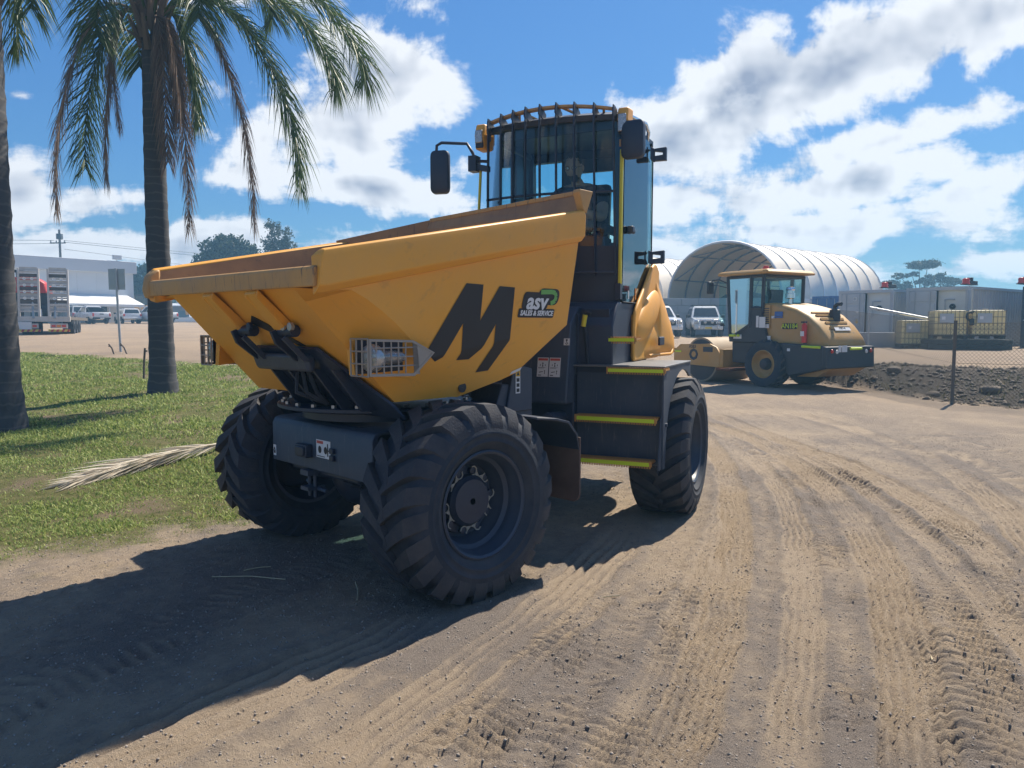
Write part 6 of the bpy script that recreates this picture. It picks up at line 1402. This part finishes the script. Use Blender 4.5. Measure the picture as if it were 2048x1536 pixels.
# ================================================================== PALMS, TREES, LITTER
mat('palm_bark', (.060, .062, .070), .9, var=.3, scale=4, bump=.5, bscale=14)
def ring_scars(m):
    nt = m.node_tree; N = nt.nodes.new; L = nt.links.new; b = nt.nodes['Principled BSDF']; src = b.inputs['Base Color'].links[0].from_socket
    tc = N('ShaderNodeTexCoord'); wv = N('ShaderNodeTexWave'); wv.wave_type = 'BANDS'; wv.bands_direction = 'Z'; wv.inputs['Scale'].default_value = 2.1; wv.inputs['Distortion'].default_value = 4.5; wv.inputs['Detail'].default_value = 3; wv.inputs['Detail Scale'].default_value = 1.4
    L(tc.outputs['Object'], wv.inputs['Vector']); mr = N('ShaderNodeMapRange'); mr.inputs[1].default_value = .86; mr.inputs[2].default_value = 1.0; mr.inputs[4].default_value = .22; L(wv.outputs['Fac'], mr.inputs[0])
    mx = N('ShaderNodeMix'); mx.data_type = 'RGBA'; L(mr.outputs[0], mx.inputs[0]); L(src, mx.inputs[6]); mx.inputs[7].default_value = (.22, .195, .18, 1); L(mx.outputs[2], b.inputs['Base Color'])
ring_scars(MATS['palm_bark'])
mat('bark', (.10, .08, .065), .9, var=.3, scale=4)
leafmat('palm_green', (.040, .085, .026), (.115, .165, .045), .45, .35)
leafmat('palm_dead', (.15, .105, .085), (.30, .22, .17), .8, .3)
leafmat('palm_dry', (.55, .48, .38), (.76, .69, .57), .85, .15)
leafmat('leaf_dark', (.018, .036, .014), (.055, .085, .032), .6, .2)
leafmat('leaf_gum', (.035, .052, .030), (.085, .105, .065), .6, .2)
def frond_mesh(P0, P1, P2, P3, nl=95, ll=.62, w=.020, splay=.55, droop=.55, start=.16, seed=0, rach=.028, plume=1.0):
    """rachis on a cubic curve, leaflets in several ranks along it"""
    r = np.random.default_rng(seed); P0, P1, P2, P3 = (np.array(p, float) for p in (P0, P1, P2, P3))
    f = lambda t: ((1-t)**3)[:, None]*P0+(3*t*(1-t)**2)[:, None]*P1+(3*t*t*(1-t))[:, None]*P2+(t**3)[:, None]*P3
    V = []; F = []; n = 0
    T = np.linspace(0, 1, 18); C = f(T); tan = np.gradient(C, axis=0); tan /= np.linalg.norm(tan, axis=1)[:, None]
    rad = rach*(1-.85*T)
    side0 = np.cross(tan, (0,0,1.)); 
    for i in range(len(T)):
        s = side0[i]; ns = np.linalg.norm(s); s = s/ns if ns > .05 else np.array((1.,0,0)); u = np.cross(s, tan[i])
        V.append([C[i]+rad[i]*(math.cos(a)*s+math.sin(a)*u) for a in (0,1.571,3.142,4.712)])
    V = [np.array(V).reshape(-1, 3)]
    for i in range(len(T)-1):
        for k in range(4): F.append((4*i+k, 4*i+(k+1) % 4, 4*i+4+(k+1) % 4, 4*i+4+k))
    n = 4*len(T); F4 = list(F); 
    nl = int(nl*1.7); ll = ll*1.25; ts = np.repeat(np.linspace(start, .995, nl), 2); ts = ts+r.normal(0, .004, len(ts)); ts = np.clip(ts, 0, 1)
    c = f(ts); tg = f(np.clip(ts+.01, 0, 1.02))-f(ts-.01); tg /= np.linalg.norm(tg, axis=1)[:, None]
    hd = np.array([P3[0]-P0[0], P3[1]-P0[1], 0.]); hd /= max(1e-6, np.linalg.norm(hd)); sd = np.cross(hd, (0,0,1.))
    sgn = np.tile([1., -1.], nl)
    upv = np.cross(sd, tg); rank = r.uniform(-.7, .7, len(ts))
    splay = splay*1.12; dirv = sd[None]*sgn[:, None]*splay*plume+tg*1.0+upv*rank[:, None]*splay*.9
    dirv /= np.linalg.norm(dirv, axis=1)[:, None]
    L = ll*(.45+.75*np.sin(np.pi*np.clip((ts-start)/(1-start), 0, 1)*.86+.25))*r.uniform(.75, 1.15, len(ts))
    g = np.array((0,0,-1.))
    p1 = c+dirv*(L*.5)[:, None]; d2 = dirv+g*droop*r.uniform(.6, 1.4, len(ts))[:, None]; d2 /= np.linalg.norm(d2, axis=1)[:, None]
    p2 = p1+d2*(L*.5)[:, None]
    wv = np.cross(dirv, r.normal(size=(len(ts), 3))); wv /= np.linalg.norm(wv, axis=1)[:, None]; wv *= w*.8
    q = np.stack([c-wv*.5, c+wv*.5, p1+wv*.5, p1-wv*.5, p2], 1).reshape(-1, 3)
    V.append(q); m = len(ts); b = n+5*np.arange(m)[:, None]
    tri = np.concatenate([b+np.array([[0,1,2]]), b+np.array([[0,2,3]]), b+np.array([[3,2,4]])])
    q4 = np.array(F4); tri = np.concatenate([q4[:, :3], q4[:, [0,2,3]], tri])
    return np.concatenate(V), tri
def palm_trunk(x, y, h, r0, r1, root, flare=1.28, lean=(0,0)):
    n = 60; rings = []; k = 20
    for i in range(n+1):
        t = i/n; z = -.15+(h+.15)*t; r_ = r0+(r1-r0)*t
        if z < .9: r_ *= 1+(flare-1)*(1-max(0, z)/.9)**2
        r_ *= 1+(.045 if i % 3 == 0 else 0)+rnd.uniform(-.015, .015)
        rings.append([(lean[0]*t+r_*math.cos(6.2832*j/k)*(1+.03*math.sin(3*6.2832*j/k+z)), lean[1]*t+r_*math.sin(6.2832*j/k), z) for j in range(k)])
    mb = MB(); mb.loft(rings); return mb.build('trunk', 'palm_bark', root, smooth=50)
def palm(label, x, y, h, r0, r1, fronds, lean=(0,0), nmin=0):
    z = gzs(x, y); p = thing('palm_tree', label, 'palm', (x, y, z)); tk = palm_trunk(x, y, h, r0, r1, p, lean=lean)
    top = np.array((lean[0], lean[1], h))
    mb = MB()      # old leaf bases round the crown
    for k in range(26):
        a = 2.4*k; zz = h-.35+.045*k; r_ = r1*(1.0-.01*k)
        mb.tube([(lean[0]+r_*math.cos(a), lean[1]+r_*math.sin(a), zz), (lean[0]+(r_+.10)*math.cos(a), lean[1]+(r_+.10)*math.sin(a), zz+.28), (lean[0]+(r_+.22)*math.cos(a), lean[1]+(r_+.22)*math.sin(a), zz+.55)], [.075,.055,.03], 5)
    st(mb.build('leaf_bases', 'palm_dead', p, smooth=60))
    for i, (tip, kind, kw) in enumerate(fronds):
        tip = np.array(tip, float); d = tip-top; hz = np.hypot(d[0], d[1]); u = np.array((d[0], d[1], 0))/max(.05, hz)
        s = top+u*r1*.7+np.array((0,0,.25)); up = kw.pop('up', .75)
        out = kw.pop('out', 1.0)
        P1 = s+u*max(.25, hz*.45*out)+np.array((0,0,up)); P2 = tip+np.array((0,0,max(.5, -d[2]*.62)))+u*(.05*hz)
        kw.setdefault('seed', i+int(abs(x)*10))
        V, F = frond_mesh(s, P1, P2, tip, **kw)
        npmesh('frond', V, F, {'g': 'palm_green', 'd': 'palm_dead'}[kind], p)
    return p
zb2 = gzs(-6.54, 14)
def tp(u, v, Dd, x0, y0):   # tip of a frond relative to the palm foot, from its bearing, height and distance
    return (on(u, Dd)-x0, Dd-y0, 1.608+(650-v)/1500*Dd-gzs(x0, y0))
X2, Y2 = on(323,14), 14.0
T2 = lambda u, v, Dd=14.0: tp(u, v, Dd, X2, Y2)
fr2 = [(T2(128,425,13.7),'d',dict(nl=120,ll=.55,splay=.30,up=1.2,w=.013,droop=.8)), (T2(188,345,14.3),'g',dict(nl=130,ll=.72,splay=.62,up=1.0,w=.019)), (T2(228,372,13.6),'d',dict(nl=115,ll=.45,splay=.30,up=.9,w=.013,droop=.7)),
       (T2(388,462,13.7),'d',dict(nl=150,ll=.50,splay=.30,up=.6,w=.013,droop=.8)), (T2(350,330,13.6),'d',dict(nl=140,ll=.55,splay=.35,up=.5,w=.016,droop=.9)), (T2(408,250,14.4),'g',dict(nl=120,ll=.75,splay=.62,up=.9,w=.019)),
       (T2(515,458,13.8),'d',dict(nl=150,ll=.52,splay=.30,up=1.2,w=.013,droop=.8)), (T2(607,380,14.2),'g',dict(nl=140,ll=.80,splay=.66,up=1.6,w=.020)), (T2(680,185,14.6),'g',dict(nl=130,ll=.8,splay=.64,up=2.2,w=.020)), (T2(735,175,13.2),'g',dict(nl=130,ll=.8,splay=.64,up=2.3,w=.020)),
       (T2(300,150,15.5),'g',dict(nl=110,ll=.75,splay=.6,up=1.4)), (T2(420,60,12.4),'g',dict(nl=110,ll=.75,splay=.6,up=1.8)), (T2(220,90,12.2),'g',dict(nl=110,ll=.75,splay=.6,up=1.8)), (T2(560,60,16.6),'g',dict(nl=110,ll=.75,splay=.6,up=2.2)),
       (T2(330,-330,13.0),'g',dict(nl=90,ll=.7,splay=.6,up=1.8)), (T2(240,-300,15.0),'g',dict(nl=90,ll=.7,splay=.6,up=2)), (T2(450,-250,14.5),'g',dict(nl=90,ll=.7,splay=.6,up=2)), (T2(372,250,13.75),'d',dict(nl=110,ll=.5,splay=.3,up=.4,w=.014,droop=.9))]
pm = palm('tall palm with drooping green and dead brown fronds beside the dumper skip', X2, Y2, 6.45, .225, .165, fr2, lean=(.02,0))
# seed stalk hanging from the crown
V, F = frond_mesh((-.10,-.1,6.35), (-.75,-.25,7.0), (-.55,-.3,5.9), (-.46,-.3,4.75), nl=90, ll=.30, w=.008, splay=.6, droop=1.0, start=.5, seed=5, rach=.022)
npmesh('seed_stalk', V, F, 'palm_dead', pm)
X1, Y1 = on(-5,10.2), 10.2
T1 = lambda u, v, Dd=10.2: tp(u, v, Dd, X1, Y1)
fr1 = [(T1(66,112,10.6),'g',dict(nl=80,ll=.55,splay=.6,up=1.6,w=.018)), (T1(96,40,9.8),'g',dict(nl=80,ll=.6,splay=.6,up=1.7,w=.018)), (T1(-150,200,10),'g',dict(nl=110,ll=.7,splay=.6,up=1.4)), (T1(-250,50,11),'g',dict(nl=110,ll=.7,splay=.6,up=1.6)), (T1(-60,-100,12.5),'g',dict(nl=100,ll=.7,splay=.6,up=1.6)), (T1(-80,-60,8.4),'g',dict(nl=100,ll=.7,splay=.6,up=1.6)),
       (T1(20,-400,11.5),'g',dict(nl=90,ll=.7,splay=.6,up=1.8)), (T1(-150,-380,9.5),'g',dict(nl=90,ll=.7,splay=.6,up=1.8)), (T1(-120,330,10.1),'d',dict(nl=110,ll=.5,splay=.3,up=.8,w=.013))]
palm('ringed palm trunk cut by the left edge of the photo', X1, Y1, 6.0, .255, .235, fr1)
# fallen dry frond
def fallen():
    a = Vector((on(140,7.2), 7.2, 0)); b = Vector((on(440,8.7), 8.7, 0)); pts = [a.lerp(b, t) for t in (1, .66, .33, 0)]
    pts = [(p.x, p.y+(.10 if i in (1,2) else 0), gzs(p.x, p.y)+(.08,.10,.09,.04)[i]) for i, p in enumerate(pts)]
    V, F = frond_mesh(*pts, nl=130, ll=.42, w=.014, splay=.26, droop=.10, start=.02, seed=3, rach=.02)
    g = gz(V[:, 0], V[:, 1]); V[:, 2] = np.maximum(V[:, 2], g+.012)
    o = npmesh('fallen_frond', V, F, 'palm_dry'); tag(o, 'dry straw-coloured palm frond lying on the grass beside the dumper wheel', 'palm frond')
fallen()
# twigs in the shadow of the dumper
for i, ((ua, va), (ub, vb)) in enumerate((((410,1172),(560,1178)),((703,1185),(706,1222)),((475,1160),(530,1150)),((98,1197),(125,1193)),((1180,1212),(1245,1205)),((1885,1330),(1892,1345)))):
    def gp(u, v): d = 1.608/((v-650)/1500); return on(u, d), d
    (xa, ya), (xb, yb) = gp(ua, va), gp(ub, vb); mb = MB(); xm, ym = (xa+xb)/2+.01, (ya+yb)/2+.01
    mb.tube([(xa,ya,gzs(xa,ya)+.006),(xm,ym,gzs(xm,ym)+.012),(xb,yb,gzs(xb,yb)+.006)], .0035, 5); o = mb.build('twig', 'straw')
    tag(o, ['long thin straw in the dumper shadow left of its front tyre','short straw lying in the shadow by the near front tyre','faint twig in shadow between the front tyres','thin twig at the left edge of the dumper shadow','flat straw on the tyre tracks at bottom centre','short pale twig on the tracks near the right edge'][i], 'twig')

# ---- trees
def tree(label, x, y, blobs, nleaf, ls, m_, tr=.22, trunk_h=None, name='tree', zoff=0.):
    z = gzs(x, y)+zoff; t = thing(name, label, 'tree', (x, y, z)); V = []; 
    wt = np.array([b[3]**2 for b in blobs]); wt = wt/wt.sum(); cnt = rng.multinomial(nleaf, wt); pts = []
    for (bx_, by_, bz_, br, *sq), c_ in zip(blobs, cnt):
        q = sq[0] if sq else .75
        nc = max(5, int(c_/26)); cc = rng.normal(size=(nc, 3)); cc /= np.linalg.norm(cc, axis=1)[:, None]; cc *= (br*(.45+.6*rng.random(nc)))[:, None]
        ci = rng.integers(0, nc, c_); p = cc[ci]+rng.normal(size=(c_, 3))*br*.16; p[:, 2] *= q; pts.append(p+np.array((bx_, by_, bz_)))
    p = np.concatenate(pts); n = len(p); a = rng.normal(size=(n, 3)); a /= np.linalg.norm(a, axis=1)[:, None]; b = np.cross(a, rng.normal(size=(n, 3))); b /= np.linalg.norm(b, axis=1)[:, None]
    s = ls*rng.uniform(.6, 1.4, n)[:, None]
    V = np.stack([p-a*s, p+b*s*.55, p+a*s, p-b*s*.55], 1).reshape(-1, 3); F = np.arange(4*n).reshape(-1, 4)
    npmesh('crown', V, F, m_, t)
    mb = MB(); zc = min(b_[2] for b_ in blobs); th = trunk_h or zc*.7
    cxm = sum(b_[0] for b_ in blobs)/len(blobs)*.3; mb.tube([(0,0,-.2),(cxm*.4,0,th*.5),(cxm,0,th)], [tr*1.3,tr,tr*.8], 8)
    for b_ in blobs: mb.tube([(cxm,0,th*.95),((cxm+b_[0])*.55,b_[1]*.5,(th+b_[2])*.52),(b_[0],b_[1],b_[2]+b_[3]*.2)], [tr*.6,tr*.4,tr*.12], 5)
    mb.build('trunk', 'bark', t, smooth=60); return t
def rb(n, rx, ry, z0, z1, r0, r1, q=.75): return [(rnd.uniform(-rx, rx), rnd.uniform(-ry, ry), rnd.uniform(z0, z1), rnd.uniform(r0, r1), q) for _ in range(n)]
tree('rounded dark green tree showing above the skip left of the slender tree', on(462,95), 95, [(-3.0,0,7.6,1.5),(-1.8,0,9.0,1.6),(-.3,0,9.9,1.5),(1.2,0,9.4,1.6),(2.6,0,8.2,1.7),(0,.5,7.8,2.4),(-3.4,0,6.4,1.6),(3.2,0,6.8,1.6),(.5,-1,8.8,1.8)], 9000, .22, 'leaf_dark')
tree('slender airy grey-green tree showing above the skip', on(563,92), 92, [(-.6,0,11.2,.9,1.2),(.3,0,10.2,1.1,1.2),(-1.1,0,9.4,1.0,1.1),(1.0,0,9.0,1.0,1.1),(-.3,0,8.2,1.4,1.1),(1.9,0,7.6,.9,1),(-1.4,0,7.4,1.0,1),(.6,0,7.2,1.2,1)], 6500, .13, 'leaf_gum', .16)
tree('tree standing behind the right end of the white building', on(292,112), 112, [(0,0,6.5,1.6),(-1.2,0,5.2,1.5),(1.0,0,4.6,1.6),(.4,0,8.0,1.0),(1.6,0,3.4,1.6),(-.4,0,3.2,1.8)], 5000, .22, 'leaf_dark')
tree('bushy tree at the back of the yard right of the palm', on(340,155), 155, rb(8,6,1,3,6.0,1.6,2.4), 5000, .3, 'leaf_dark')
tree('low bushy tree at the back of the yard left of the small ute', on(430,165), 165, rb(8,7,1,2.6,4.6,1.5,2.2), 5000, .3, 'leaf_dark')
gum = lambda s: [(-4.6*s,0,6.0,1.2,.42),(-3.4*s,0,7.0,1.1,.4),(-2.6*s,0,5.6,1.3,.42),(-.6*s,0,8.6,1.6,.36),(.8*s,0,8.8,1.7,.34),(-1.6*s,0,7.2,1.0,.4),(.6*s,0,6.2,1.4,.42),(2.2*s,0,7.0,1.2,.5),(3.4*s,0,6.4,1.3,.5),(4.8*s,0,6.2,1.2,.5),(0,0,4.6,1.8,.45),(3.2*s,0,4.8,1.8,.5),(-3.8*s,0,4.4,1.8,.5)]
tree('umbrella-shaped gum tree rising behind the grey containers', on(1838,112), 112, gum(1.0), 9500, .17, 'leaf_gum', .2)
# trees outside the picture to the right and behind the camera, as the cab door mirrors them
for i, (x, y, h) in enumerate(((32,24,9),(38,14,11),(30,4,8))):
    tree(['roadside tree beyond the right edge, farthest of three','roadside tree beyond the right edge, middle of three','roadside tree beyond the right edge, nearest of three'][i], x, y, rb(9,2.4,2.4,h*.5,h,1.3,2.0), 3500, .26, 'leaf_dark')
# far wood along the horizon
def far_wood():
    n = 5200; x = rng.uniform(-520, 620, n); y = 330+rng.random(n)*60+np.abs(x)*.05; z = base_z(x, y)+ (1+8.5*rng.random(n)**.8)*np.clip(.62+fbm(x, y*0+3, .02, 3)*1.4, .25, 1.2)
    p = np.stack([x, y, z], -1); a = rng.normal(size=(n, 3)); a /= np.linalg.norm(a, axis=1)[:, None]; b = np.cross(a, rng.normal(size=(n, 3))); b /= np.linalg.norm(b, axis=1)[:, None]; s = rng.uniform(1.2, 2.6, n)[:, None]
    V = np.stack([p-a*s, p+b*s*.7, p+a*s, p-b*s*.7], 1).reshape(-1, 3)
    o = npmesh('far_wood', V, np.arange(4*n).reshape(-1, 4), 'leaf_dark'); tag(o, 'far-off line of trees along the horizon', 'trees', kind='stuff')
far_wood()

# ================================================================== AIR
def haze():
    mb = MB(); mb.bx(-705, 705, -63, 900, -1.5, 17.6); o = mb.build('haze', None)
    m = bpy.data.materials.new('haze_air'); m.use_nodes = True; nt = m.node_tree; nt.nodes.clear()
    out = nt.nodes.new('ShaderNodeOutputMaterial'); v = nt.nodes.new('ShaderNodeVolumePrincipled')
    v.inputs['Color'].default_value = HAZE_COL; v.inputs['Density'].default_value = HAZE_D; v.inputs['Anisotropy'].default_value = .25
    nt.links.new(v.outputs[0], out.inputs['Volume']); o.data.materials.append(m); o['kind'] = 'stuff'; tag(o, 'thin bluish haze filling the air over the yard', 'haze')
HAZE_COL, HAZE_D = (.34, .68, 1.0, 1), .0022
haze()
